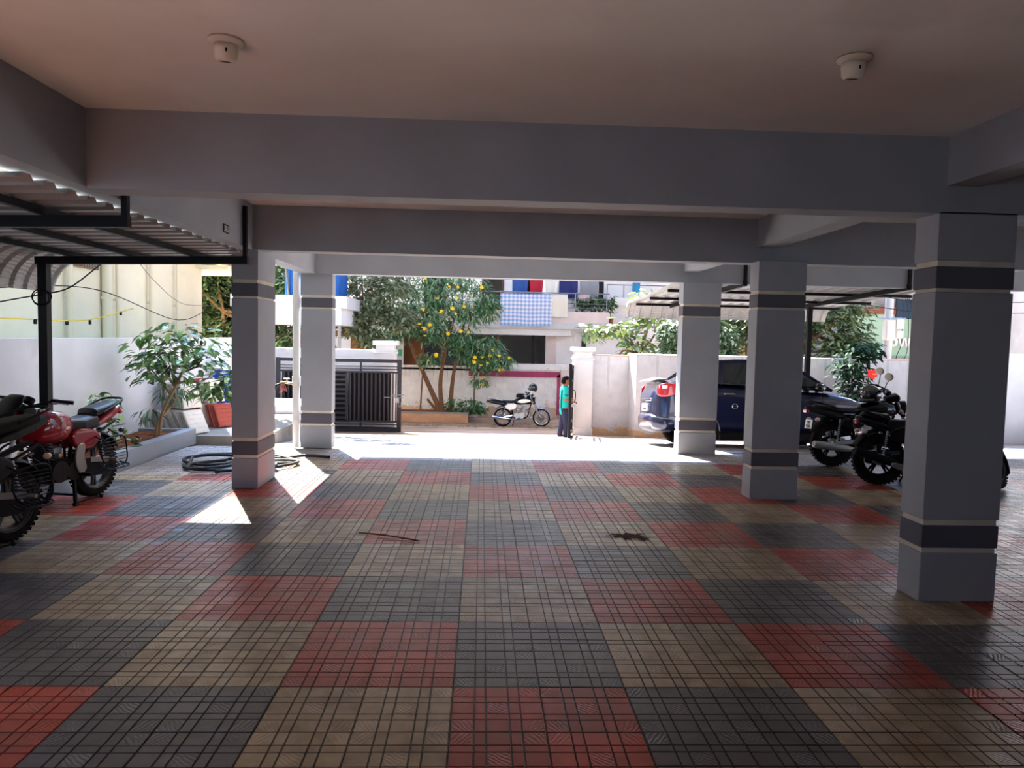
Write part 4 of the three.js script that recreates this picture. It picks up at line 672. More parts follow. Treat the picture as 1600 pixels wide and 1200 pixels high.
helmet('black full-face helmet resting on the tank of the commuter motorcycle', [5.6, 0.94, -10.56], PI * 0.95, 0.05, glossBlack);
motorcycle('black and silver motorcycle parked against the street wall outside the gate', [0.72, -1.125, -24.15], 0.12, { body: BLK, tankPanel: M('#d9d5cc', 0.3, 0.3), side: M('#e4e0d8', 0.3, 0.2), muff: chrome, rim: chrome, R: 0.3, wb: 1.28, w: 0.08, steer: -0.45, guard: S({ color: '#8b8fa3', roughness: 0.35, metalness: 0.4, side: THREE.DoubleSide }), rail: chrome, lean: -0.1, seat: M('#20222f', 0.6), engine: alu, barMat: chrome, arm: chrome, mirrors: false, rearGuard: S({ color: '#8d8f96', roughness: 0.3, metalness: 0.6, side: THREE.DoubleSide }) });
helmet('black helmet hung high on the mirror of the motorcycle outside the gate', [1.66, 0.05, -24.2], PI, 0.3, glossBlack);
{ const t = thing('tank_bag', 'small black bag lying on the tank of the motorcycle outside the gate', 'bag', [1.28, -0.185, -24.22], 0.1); mesh('pouch', loftX([[-0.14, 0.05, 0, 0.03, 0.07], [-0.1, 0.06, 0, 0.06, 0.1], [0.08, 0.06, 0, 0.06, 0.1], [0.13, 0.04, 0, 0.02, 0.06]]), seatMat, t); mesh('flap', rbox(0.2, 0.02, 0.17, 0.008, 0, 0.12, 0), plastic, t); mesh('mirror_stalk', tube([[0.32, 0.0, 0.05], [0.34, 0.12, 0.02], [0.36, 0.28, 0.0]], 0.01, 10, 6), chrome, t); }
// ---------------------------------------------------------------- blue sedan under the right carport (local: x forward, z to its right side)
{
  const t = thing('car', 'dark blue sedan parked sideways under the right-hand carport', 'car', [5.22, ground(-14.15), -14.15]); t.rotation.x = -0.08976;
  const blue = P({ color: '#0a1338', roughness: 0.32, metalness: 0.2, clearcoat: 1, clearcoatRoughness: 0.05 }), trim = chrome, gl = P({ color: '#20292c', roughness: 0.06, clearcoat: 1 });
  // [x, bottom, top, halfWidth]
  const st = [[-2.06, 0.55, 0.82, 0.5], [-2.03, 0.42, 1.0, 0.66], [-1.94, 0.32, 1.2, 0.74], [-1.7, 0.28, 1.235, 0.8], [-1.3, 0.25, 1.2, 0.835], [-0.6, 0.24, 1.15, 0.85], [0.2, 0.24, 1.1, 0.85], [0.8, 0.25, 1.06, 0.845], [1.2, 0.25, 1.05, 0.84], [1.6, 0.27, 0.98, 0.8], [1.85, 0.3, 0.88, 0.72], [1.98, 0.36, 0.78, 0.62], [2.05, 0.46, 0.66, 0.46]];
  const low = loftX(st.map(([x, b, p, w]) => [x, (b + p) / 2, 0, (p - b) / 2, w, 5]), 40);
  const ev = new Evaluator(); ev.attributes = ['position', 'normal']; ev.useGroups = false;
  let br = new Brush(low); const WX = [-1.27, 1.27];
  for (const x of WX) for (const s of [-1, 1]) { const c = new THREE.CylinderGeometry(0.37, 0.37, 0.5, 36); c.rotateX(PI / 2); c.translate(x, 0.31, s * 0.75); const b2 = new Brush(c); b2.updateMatrixWorld(); br.updateMatrixWorld(); br = ev.evaluate(br, b2, SUBTRACTION); }
  mesh('body_shell', br.geometry, blue, t); mesh('underbody', [rbox(1.8, 0.2, 1.5, 0.03, 0, 0.24, 0)], blackMatte, t);
  // greenhouse: glass block with painted roof and pillars
  const side = (o) => [[-1.62 - o, 1.2], [-1.05, 1.56 + o], [-0.7, 1.62 + o], [0.1, 1.63 + o], [0.45, 1.58 + o], [1.25 + o, 1.06]];
  const cab = (w, o) => { const g = slab(poly(side(o)), 2 * w, 0.06, 2), p = g.attributes.position; for (let i = 0; i < p.count; i++) { const y = p.getY(i); p.setZ(i, p.getZ(i) * (1 - 0.26 * clamp((y - 1.1) / 0.55, 0, 1))); } g.computeVertexNormals(); return g; };
  mesh('cabin_glass', cab(0.8, -0.02), gl, t);
  mesh('roof', loftX([[-1.1, 1.55, 0, 0.02, 0.5, 3], [-0.95, 1.585, 0, 0.03, 0.57, 4], [-0.5, 1.61, 0, 0.035, 0.6, 4], [0.1, 1.61, 0, 0.035, 0.6, 4], [0.4, 1.585, 0, 0.03, 0.57, 4], [0.52, 1.55, 0, 0.015, 0.5, 3]], 28), blue, t);
  for (const s of [-1, 1]) {
    const z0 = s * 0.79, z1 = s * 0.6;
    mesh('pillar', [bar([1.2, 1.07, z0], [0.46, 1.57, z1], 0.06, 0.05), bar([0.46, 1.57, z1], [-1.0, 1.57, z1], 0.06, 0.06)], blue, t); mesh('pillar', bar([0.06, 1.1, z0], [0.0, 1.58, z1], 0.05, 0.1), plastic, t); mesh('pillar', bar([-1.55, 1.18, z0], [-1.0, 1.58, z1], 0.06, 0.1), blue, t); mesh('pillar', bar([-0.85, 1.15, z0], [-0.78, 1.58, z1], 0.05, 0.07), blue, t);
    mesh('window_trim', [bar([-1.2, 1.185, s * 0.835], [1.0, 1.09, s * 0.835], 0.012, 0.02)], trim, t);
    for (const x of [-0.72, 0.22]) mesh('door_handle', [rbox(0.2, 0.03, 0.03, 0.012, x - 0.0, 0.98, s * 0.862), rod([x - 0.08, 0.98, s * 0.84], [x - 0.08, 0.98, s * 0.86], 0.012), rod([x + 0.08, 0.98, s * 0.84], [x + 0.08, 0.98, s * 0.86], 0.012)], trim, t);
    for (const x of [-0.93, 0.05, 1.0]) mesh('door_seam', rbox(0.008, 0.76, 0.006, 0.002, x, 0.7, s * 0.849), plastic, t);
    mesh('sill', rbox(1.78, 0.14, 0.06, 0.02, 0, 0.21, s * 0.82), plastic, t);
    const mr = mesh('wing_mirror', loftX([[0.78, 1.12, s * 1.0, 0.04, 0.07], [0.84, 1.13, s * 1.0, 0.08, 0.11], [0.92, 1.12, s * 1.0, 0.07, 0.1], [0.98, 1.11, s * 0.98, 0.02, 0.05]], 20), glossBlack, t); mesh('mirror_arm', bar([0.9, 1.06, s * 0.8], [0.88, 1.09, s * 0.95], 0.05, 0.04), plastic, mr); mesh('turn_lamp', rbox(0.05, 0.02, 0.12, 0.008, 0.97, 1.14, s * 1.0), chrome, mr);
    const tl = mesh('tail_light', loftX([[-2.0, 1.03, s * 0.665, 0.08, 0.03, 4], [-1.95, 1.03, s * 0.705, 0.12, 0.045, 4], [-1.85, 1.04, s * 0.75, 0.13, 0.04, 4], [-1.72, 1.05, s * 0.79, 0.1, 0.02, 4], [-1.64, 1.06, s * 0.806, 0.05, 0.012, 4]], 20), redLens, t);
    mesh('reverse_lamp', loftX([[-1.98, 1.09, s * 0.7, 0.03, 0.02, 4], [-1.92, 1.09, s * 0.735, 0.045, 0.03, 4], [-1.84, 1.09, s * 0.768, 0.04, 0.026, 4]], 16), M('#e9e6e4', 0.2), tl, 'white lamp segment');
    mesh('headlight', loftX([[1.72, 0.86, s * 0.7, 0.03, 0.05], [1.84, 0.82, s * 0.66, 0.07, 0.08], [1.96, 0.76, s * 0.56, 0.06, 0.07]], 16), P({ color: '#c9ced4', roughness: 0.1, clearcoat: 1 }), t);
    mesh('reflector', rbox(0.02, 0.05, 0.14, 0.008, -2.0, 0.5, s * 0.56), redLens, t);
    const g = new THREE.TorusGeometry(0.045, 0.007, 6, 20); mesh('side_badge', place(join([g, rbox(0.12, 0.012, 0.008, 0.004, 0, 0, 0)]), -0.62, 0.76, s * 0.853), trim, t);
    for (const x of WX) {
      const wg = wheelGeos(0.305, 0.185, 0); const w = mesh('wheel', place(join([wg.tyre]), x, 0.305, s * 0.72), rubber, t);
      const cap = []; for (let i = 0; i < 8; i++) { const a = i / 8 * 2 * PI, b = slab(poly([[-0.02, 0.03], [0.02, 0.03], [0.03, 0.165], [-0.03, 0.165]]), 0.02, 0.004); b.rotateZ(a); cap.push(b); } const disc = new THREE.CylinderGeometry(0.05, 0.05, 0.03, 18); disc.rotateX(PI / 2); const ring = new THREE.TorusGeometry(0.17, 0.014, 8, 30); mesh('alloy_spokes', place(join([...cap, disc, ring]), x, 0.305, s * 0.8), alu, w);
      const back = new THREE.CylinderGeometry(0.165, 0.165, 0.02, 24); back.rotateX(PI / 2); mesh('brake_drum', place(back, x, 0.305, s * 0.72), plastic, w);
      const lip = new THREE.TorusGeometry(0.375, 0.014, 6, 24, PI); mesh('arch_lip', place(lip, x, 0.31, s * 0.842), blue, t);
    }
  }
  mesh('boot_spoiler', loftX([[-2.06, 1.225, 0, 0.012, 0.62, 3], [-1.98, 1.25, 0, 0.02, 0.68, 3], [-1.8, 1.235, 0, 0.015, 0.68, 3]], 20), M('#c9cdd6', 0.25, 0.3), t);
  mesh('boot_trim', rbox(0.03, 0.05, 0.9, 0.012, -2.055, 0.86, 0), trim, t);
  const np = mesh('licence_plate', rbox(0.02, 0.14, 0.44, 0.006, -2.075, 0.72, 0), M('#f0efea', 0.5), t); mesh('plate_mark', rbox(0.006, 0.03, 0.34, 0.002, -2.086, 0.7, 0), plastic, np);
  mesh('rear_bumper', loftX([[-2.1, 0.5, 0, 0.06, 0.5, 4], [-2.06, 0.46, 0, 0.15, 0.68, 4], [-1.9, 0.42, 0, 0.17, 0.76, 4], [-1.7, 0.42, 0, 0.15, 0.8, 4]], 24), blue, t);
  mesh('bumper_valance', loftX([[-2.08, 0.36, 0, 0.06, 0.5, 4], [-1.95, 0.33, 0, 0.08, 0.68, 4], [-1.75, 0.32, 0, 0.06, 0.74, 4]], 20), M('#55565e', 0.5), t);
  mesh('aerial', rod([-0.75, 1.64, 0], [-0.95, 1.8, 0], 0.008, 0.004), plastic, t);
}
// ---------------------------------------------------------------- the boy at the gate leaf
function skinField(bones, cell, k, pad = 0.06) { // bones [[ax,ay,az,ra],[bx,by,bz,rb],flat] joined smoothly and meshed
  const lo = V(9, 9, 9), hi = V(-9, -9, -9); bones.forEach((b) => b.slice(0, 2).forEach((q) => { lo.min(V(q[0] - q[3], q[1] - q[3], q[2] - q[3])); hi.max(V(q[0] + q[3], q[1] + q[3], q[2] + q[3])); }));
  lo.subScalar(pad); hi.addScalar(pad);
  const ext = Math.max(hi.x - lo.x, hi.y - lo.y, hi.z - lo.z), n = Math.ceil(ext / cell) + 2, mc = new MarchingCubes(n, new THREE.MeshStandardMaterial(), false, false, 400000), c = lo.clone().add(hi).multiplyScalar(0.5), half = ext / 2;
  mc.isolation = 0; const f = mc.field;
  for (let z = 0; z < n; z++) for (let y = 0; y < n; y++) for (let x = 0; x < n; x++) {
    const px = c.x + half * (2 * x / n - 1), py = c.y + half * (2 * y / n - 1), pz = c.z + half * (2 * z / n - 1); let d = 1e3;
    if (px >= lo.x && px <= hi.x && py >= lo.y && py <= hi.y && pz >= lo.z && pz <= hi.z) for (const [a, b, fx = 1, fz = 1] of bones) {
      const ux = b[0] - a[0], uy = b[1] - a[1], uz = b[2] - a[2], L = ux * ux + uy * uy + uz * uz, t = L ? clamp(((px - a[0]) * ux + (py - a[1]) * uy + (pz - a[2]) * uz) / L, 0, 1) : 0;
      const e = Math.hypot((px - a[0] - ux * t) / fx, py - a[1] - uy * t, (pz - a[2] - uz * t) / fz) - lerp(a[3], b[3], t), h = Math.max(k - Math.abs(d - e), 0) / k; d = Math.min(d, e) - h * h * k * 0.25;
    }
    f[z * n * n + y * n + x] = -d;
  }
  mc.update(); const cnt = mc.count, g = new THREE.BufferGeometry();
  g.setAttribute('position', new THREE.BufferAttribute(mc.positionArray.slice(0, cnt * 3), 3)); g.setAttribute('normal', new THREE.BufferAttribute(mc.normalArray.slice(0, cnt * 3), 3));
  g.scale(half, half, half); g.translate(c.x, c.y, c.z); return g;
}
{ // local: facing +x, y up, his left side is -z (away), right side +z towards the hall
  const t = thing('person', 'boy in a turquoise shirt and navy trousers standing at the open gate leaf', 'person', [1.9, ground(-16.95), -16.95], 0.2);
  const skinM = mottled('#7d5138', { amp: 0.08, seed: 501, period: 0.4, rough: 0.6, bump: 0, size: 128 });
  const body = [
    [[0, 0.62, 0, 0.1], [0.0, 0.78, 0, 0.095], 0.85, 1.2], [[0, 0.78, 0, 0.095], [0.005, 1.06, 0, 0.1], 0.85, 1.25], [[0.0, 1.1, -0.11, 0.05], [0.0, 1.1, 0.11, 0.05]], [[0, 1.12, 0, 0.045], [0.025, 1.2, 0, 0.042]],
    ...[-1, 1].flatMap((s) => [[[0, 0.64, s * 0.065, 0.078], [s * 0.03 + 0.01, 0.35, s * 0.07, 0.055]], [[s * 0.03 + 0.01, 0.35, s * 0.07, 0.052], [s * 0.05 - 0.02, 0.07, s * 0.075, 0.034]], [[s * 0.05 - 0.03, 0.03, s * 0.075, 0.03], [s * 0.05 + 0.1, 0.022, s * 0.085, 0.024]]]),
    [[0, 1.08, 0.145, 0.042], [-0.03, 0.88, 0.175, 0.034]], [[-0.03, 0.88, 0.175, 0.032], [0.15, 0.82, 0.15, 0.024]], [[0, 1.08, -0.145, 0.042], [-0.01, 0.88, -0.17, 0.034]], [[-0.01, 0.88, -0.17, 0.032], [0.17, 0.87, -0.14, 0.024]],
  ];
  const hand = (x, y, z, s) => [[[x, y, z, 0.02], [x + 0.05, y - 0.005, z, 0.022], 1, 0.7], ...[0, 1, 2, 3].flatMap((i) => { const dz = (i - 1.5) * 0.017, l = [0.03, 0.036, 0.034, 0.026][i]; return [[[x + 0.055, y - 0.002 + dz * 0.3, z + dz, 0.0085], [x + 0.055 + l, y - 0.01, z + dz, 0.008]], [[x + 0.055 + l, y - 0.01, z + dz, 0.008], [x + 0.06 + l, y - 0.035, z + dz, 0.007]]]; }), [[x + 0.015, y + 0.005, z - s * 0.02, 0.01], [x + 0.055, y + 0.012, z - s * 0.036, 0.008]]];
  const head = [[[0.02, 1.315, 0, 0.08], [0.035, 1.31, 0, 0.078], 1.05, 0.92], [[0.06, 1.26, 0, 0.052], [0.075, 1.235, 0, 0.038], 1, 0.95], [[0.115, 1.29, 0, 0.012], [0.128, 1.268, 0, 0.014]], [[0.02, 1.3, -0.078, 0.02], [0.01, 1.275, -0.078, 0.014], 1, 0.5], [[0.02, 1.3, 0.078, 0.02], [0.01, 1.275, 0.078, 0.014], 1, 0.5], [[0.01, 1.19, 0, 0.042], [0.03, 1.25, 0, 0.045]], [[0.1, 1.242, -0.012, 0.008], [0.1, 1.242, 0.012, 0.008]]];
  mesh('body', [skinField(body, 0.012, 0.04), skinField(head, 0.005, 0.02), skinField(hand(0.15, 0.82, 0.15, 1), 0.004, 0.008), skinField(hand(0.17, 0.87, -0.14, -1), 0.004, 0.008)], skinM, t);
  const G = (z) => [];
  mesh('shirt', skinField([[[0, 0.6, 0, 0.112], [0, 0.8, 0, 0.106], 0.9, 1.25], [[0, 0.8, 0, 0.106], [0.005, 1.06, 0, 0.11], 0.88, 1.28], [[0, 1.1, -0.115, 0.06], [0, 1.1, 0.115, 0.06]], [[0, 1.09, 0.145, 0.058], [-0.025, 0.93, 0.173, 0.056]], [[0, 1.09, -0.145, 0.058], [-0.008, 0.93, -0.17, 0.056]], [[0, 1.13, 0, 0.055], [0.01, 1.145, 0, 0.053]]], 0.01, 0.04), M('#14a096', 0.85), t);
  mesh('shirt_stripe', [1, -1].map((s) => place(new THREE.TorusGeometry(0.0585, 0.007, 8, 24), -0.012, 0.985, s * 0.164, PI / 2 + 0.1 * s, 0, 0)).concat([tube([[-0.098, 0.66, 0.06], [-0.1, 0.9, 0.07], [-0.088, 1.06, 0.075], [-0.03, 1.15, 0.08]], 0.012, 16, 6)]), M('#20242c', 0.85), t, 'dark stripes on sleeves and back');
  mesh('collar', place(new THREE.TorusGeometry(0.052, 0.012, 8, 24), 0.012, 1.158, 0, PI / 2, 0, 0), M('#1d2a2c', 0.85), t);
  mesh('trousers', skinField([[[0, 0.64, 0, 0.1], [0, 0.6, 0, 0.1], 0.9, 1.2], ...[-1, 1].flatMap((s) => [[[0, 0.62, s * 0.065, 0.09], [s * 0.03 + 0.008, 0.35, s * 0.07, 0.068]], [[s * 0.03 + 0.008, 0.35, s * 0.07, 0.068], [s * 0.05 - 0.022, 0.06, s * 0.075, 0.058]]])], 0.01, 0.03), M('#252a42', 0.85), t);
  mesh('shoe', [rbox(0.2, 0.05, 0.075, 0.022, 0.085, 0.027, 0.082)], plastic, t); mesh('shoe', [rbox(0.2, 0.05, 0.075, 0.022, -0.015, 0.027, -0.082)], plastic, t);
  const hair = new THREE.SphereGeometry(0.093, 28, 18, 0, 2 * PI, 0, 1.75); hair.scale(1.02, 1.02, 0.92); hair.rotateZ(0.42); mesh('hair', [place(hair, 0.016, 1.322, 0), sph(0.075, -0.03, 1.285, 0, 0.8, 1, 1.0)], M('#0c0a0a', 0.9), t);
  for (const s of [-1, 1]) mesh('eye', sph(0.011, 0.105, 1.302, s * 0.03, 0.6, 0.7, 1), M('#e6dfd8', 0.3), t);
}
// ---------------------------------------------------------------- plants
function leafGeo(len, wid, fold = 0.25, droop = 0.25) { // pointed leaf along +z, folded at the midrib, bending down
  const pos = [], idx = [], n = 4;
  for (let i = 0; i <= n; i++) { const t = i / n, w = wid / 2 * Math.sin(PI * Math.min(1, 0.06 + t * 0.94)) ** 0.8 * (1 - 0.25 * t), y = -droop * len * t * t; pos.push(-w, y + fold * w, t * len, 0, y, t * len, w, y + fold * w, t * len); }
  for (let i = 0; i < n; i++) { const a = i * 3; idx.push(a, a + 3, a + 1, a + 1, a + 3, a + 4, a + 1, a + 4, a + 2, a + 2, a + 4, a + 5); }
  const g = new THREE.BufferGeometry(); g.setAttribute('position', new THREE.Float32BufferAttribute(pos, 3)); g.setIndex(idx); g.computeVertexNormals(); return clean(g);
}
const leafMat = (o = {}) => P({ color: '#ffffff', roughness: 0.55, transmission: 0.22, thickness: 0, side: THREE.DoubleSide, specularIntensity: 0.6, ...o });
const LEAFM = leafMat(), LEAFGLOSS = leafMat({ roughness: 0.35, transmission: 0.15 });
const flowerM = S({ color: '#f0c616', roughness: 0.7, side: THREE.DoubleSide });
const bark = mottled('#7a5a44', { amp: 0.3, seed: 301, period: 0.5, rough: 0.95, bump: 0.006, size: 128 }), barkPale = mottled('#a07f62', { amp: 0.25, seed: 303, period: 0.5, rough: 0.95, bump: 0.004, size: 128 });
// leaves scattered through blobs [x,y,z, rx,ry,rz, weight], as one mass
function foliage(parent, name, blobs, n, geo, colors, { hang = 0.2, shell = 0.55, mat = LEAFM, kind = 'stuff', sc = [0.75, 1.25] } = {}) {
  const im = new THREE.InstancedMesh(geo, mat, n); im.name = name; im.castShadow = im.receiveShadow = true; im.userData.kind = kind; parent.add(im);
  const tw = blobs.reduce((s, b) => s + (b[6] ?? 1), 0), d = new THREE.Object3D(), c = new THREE.Color(); d.rotation.order = 'YXZ';
  for (let i = 0; i < n; i++) {
    let w = rnd() * tw, b = blobs[0]; for (const q of blobs) { w -= q[6] ?? 1; if (w <= 0) { b = q; break; } }
    const th = rr(0, 2 * PI), u = rr(-1, 1), r = shell + (1 - shell) * rnd(), s = Math.sqrt(1 - u * u);
    d.position.set(b[0] + b[3] * r * s * Math.cos(th), b[1] + b[4] * r * u, b[2] + b[5] * r * s * Math.sin(th));
    d.rotation.set(rr(-0.5, 0.5) + hang, Math.atan2(Math.cos(th), Math.sin(th)) + rr(-1.2, 1.2), rr(-0.5, 0.5)); d.scale.setScalar(rr(...sc)); d.updateMatrix(); im.setMatrixAt(i, d.matrix);
    c.set(pick(colors)).multiplyScalar(rr(0.8, 1.2)); im.setColorAt(i, c);
  }
  return im;
}
function branches(from, blobs, r, wob = 0.2) { return blobs.map((b) => { const m = [lerp(from[0], b[0], 0.45) + rr(-wob, wob), lerp(from[1], b[1], 0.5) + rr(0, wob), lerp(from[2], b[2], 0.45) + rr(-wob, wob)]; const c = curve([from, m, [b[0], b[1] + b[4] * 0.4, b[2]]]), q = c.getPoints(6); return q.slice(1).map((p, i) => rod(q[i].toArray(), p.toArray(), r * (1 - i / 7), r * (1 - (i + 1) / 7), 7)); }); }
const limb = (pts, r0, r1, n = 10) => { const q = curve(pts).getPoints(n); return q.slice(1).map((p, i) => rod(q[i].toArray(), p.toArray(), lerp(r0, r1, i / n), lerp(r0, r1, (i + 1) / n), 9)); };
const GREEN = ['#5c7a45', '#4c6b3a', '#6d8a50', '#7d9a5e', '#3f5c33'], OLIVE = ['#7f8c6a', '#929d7c', '#6d7b58', '#a4ad92', '#637049'], LIME = ['#9ab83f', '#88a83c', '#b2c552', '#6f9440'], DEEP = ['#3d5230', '#4a5f38', '#324628', '#5a6d42'];
// shrub with glossy leaves beside the stacked tiles: the leaves that show largest are pieces of their own
{
  const t = thing('shrub', 'leafy green shrub with glossy leaves growing from the planter by the left wall', 'shrub', [-4.66, 0.2, -11.0]);
  const bl = [[-0.08, 1.25, -0.1, 0.4, 0.3, 0.35], [0.35, 1.42, 0.1, 0.5, 0.26, 0.35], [0.05, 0.98, 0.1, 0.4, 0.25, 0.35], [0.75, 1.18, 0.1, 0.4, 0.26, 0.3], [1.05, 0.88, 0.15, 0.22, 0.22, 0.22, 0.5], [0.3, 1.12, 0.2, 0.5, 0.28, 0.3], [0.85, 0.72, 0.2, 0.24, 0.16, 0.2, 0.5]];
  mesh('trunk', [limb([[0.02, -0.06, 0], [0.05, 0.3, 0.02], [0.2, 0.62, 0.05]], 0.026, 0.02), limb([[0.2, 0.62, 0.05], [0.02, 0.85, 0], [-0.25, 1.15, 0]], 0.016, 0.008), limb([[0.2, 0.62, 0.05], [0.38, 0.95, 0.1], [0.42, 1.35, 0.1]], 0.018, 0.008), limb([[0.38, 0.95, 0.1], [0.7, 1.05, 0.1], [1.0, 0.9, 0.15]], 0.016, 0.006)].flat(2), barkPale, t);
  mesh('twigs', branches([0.25, 0.75, 0.05], bl, 0.012, 0.1).flat(2), barkPale, t).userData.kind = 'stuff';
  const g = leafGeo(0.15, 0.072), ms = ['#4f7a38', '#5f8d45', '#3d6530', '#7fa552', '#8fb070'].map((c) => leafMat({ color: c, roughness: 0.3, transmission: 0.15 }));
  for (let i = 0; i < 300; i++) {
    const b = pick(bl), th = rr(0, 2 * PI), u = rr(-0.9, 1), s = Math.sqrt(1 - u * u), m = part('leaf', g, pick(ms), t);
    m.position.set(b[0] + b[3] * s * Math.cos(th), b[1] + b[4] * u, b[2] + b[5] * s * Math.sin(th)); m.rotation.order = 'YXZ'; m.rotation.set(rr(-0.3, 0.7), Math.atan2(Math.cos(th), Math.sin(th)) + rr(-1, 1), rr(-0.5, 0.5)); m.scale.setScalar(rr(0.7, 1.25));
  }
  foliage(t, 'foliage', bl, 420, g, GREEN, { mat: LEAFGLOSS, shell: 0.2 });
  const s2 = thing('creeper', 'low trailing green plant in the planter behind the red motorcycle', 'plant', [-4.95, 0.2, -9.7]);
  const b2 = [[0.02, 0.25, 0, 0.22, 0.22, 0.4], [0.1, 0.62, -0.1, 0.14, 0.12, 0.15, 0.4], [0.2, 0.1, -0.3, 0.2, 0.15, 0.3, 0.7], [0.05, 0.45, -0.3, 0.15, 0.2, 0.2, 0.6]];
  mesh('stem', [limb([[0, -0.06, 0], [0.05, 0.3, -0.05], [0.1, 0.66, -0.1]], 0.012, 0.006), limb([[0, -0.05, -0.1], [0.12, 0.25, -0.25], [0.24, 0.3, -0.4]], 0.01, 0.005)].flat(2), bark, s2);
  const g2 = leafGeo(0.115, 0.085);
  for (let i = 0; i < 150; i++) { const b = pick(b2), th = rr(0, 2 * PI), u = rr(-0.9, 1), s = Math.sqrt(1 - u * u), m = part('leaf', g2, pick(ms), s2); m.position.set(b[0] + b[3] * s * Math.cos(th), b[1] + b[4] * u, b[2] + b[5] * s * Math.sin(th)); m.rotation.order = 'YXZ'; m.rotation.set(rr(-0.2, 0.6), rr(0, 6.3), rr(-0.4, 0.4)); m.scale.setScalar(rr(0.6, 1.3)); }
  const s3 = thing('seedling', 'tiny seedling standing alone against the left wall', 'plant', [-5.1, 0.2, -8.75]);
  mesh('stem', limb([[0, -0.06, 0], [0.01, 0.3, 0], [0, 0.62, 0]], 0.008, 0.004), bark, s3); for (let i = 0; i < 9; i++) { const m = part('leaf', g2, pick(ms), s3); m.position.set(0, 0.46 + i * 0.02, 0); m.rotation.order = 'YXZ'; m.rotation.set(rr(-0.5, 0.3), i * 2.4, 0); m.scale.setScalar(0.8); }
  const s4 = thing('frangipani', 'bare leaning stem with a spray of narrow leaves between shrub and stacked tiles', 'plant', [-4.72, 0.2, -11.45]);
  mesh('trunk', [limb([[-0.12, -0.08, 0.2], [-0.04, 0.25, 0.1], [0.12, 0.5, 0]], 0.034, 0.026), limb([[0.12, 0.5, 0], [0.1, 0.62, 0], [-0.05, 0.7, 0.05]], 0.03, 0.02)].flat(2), barkPale, s4);
  foliage(s4, 'foliage', [[0.1, 0.62, 0.05, 0.28, 0.12, 0.2], [-0.18, 0.3, 0.2, 0.2, 0.1, 0.15, 0.5], [0.35, 0.72, 0.05, 0.15, 0.12, 0.15, 0.6]], 130, leafGeo(0.16, 0.03, 0.2, 0.4), ['#6a8a6a', '#567a58', '#8aa38a'], { mat: LEAFGLOSS, hang: 0.5 });
}
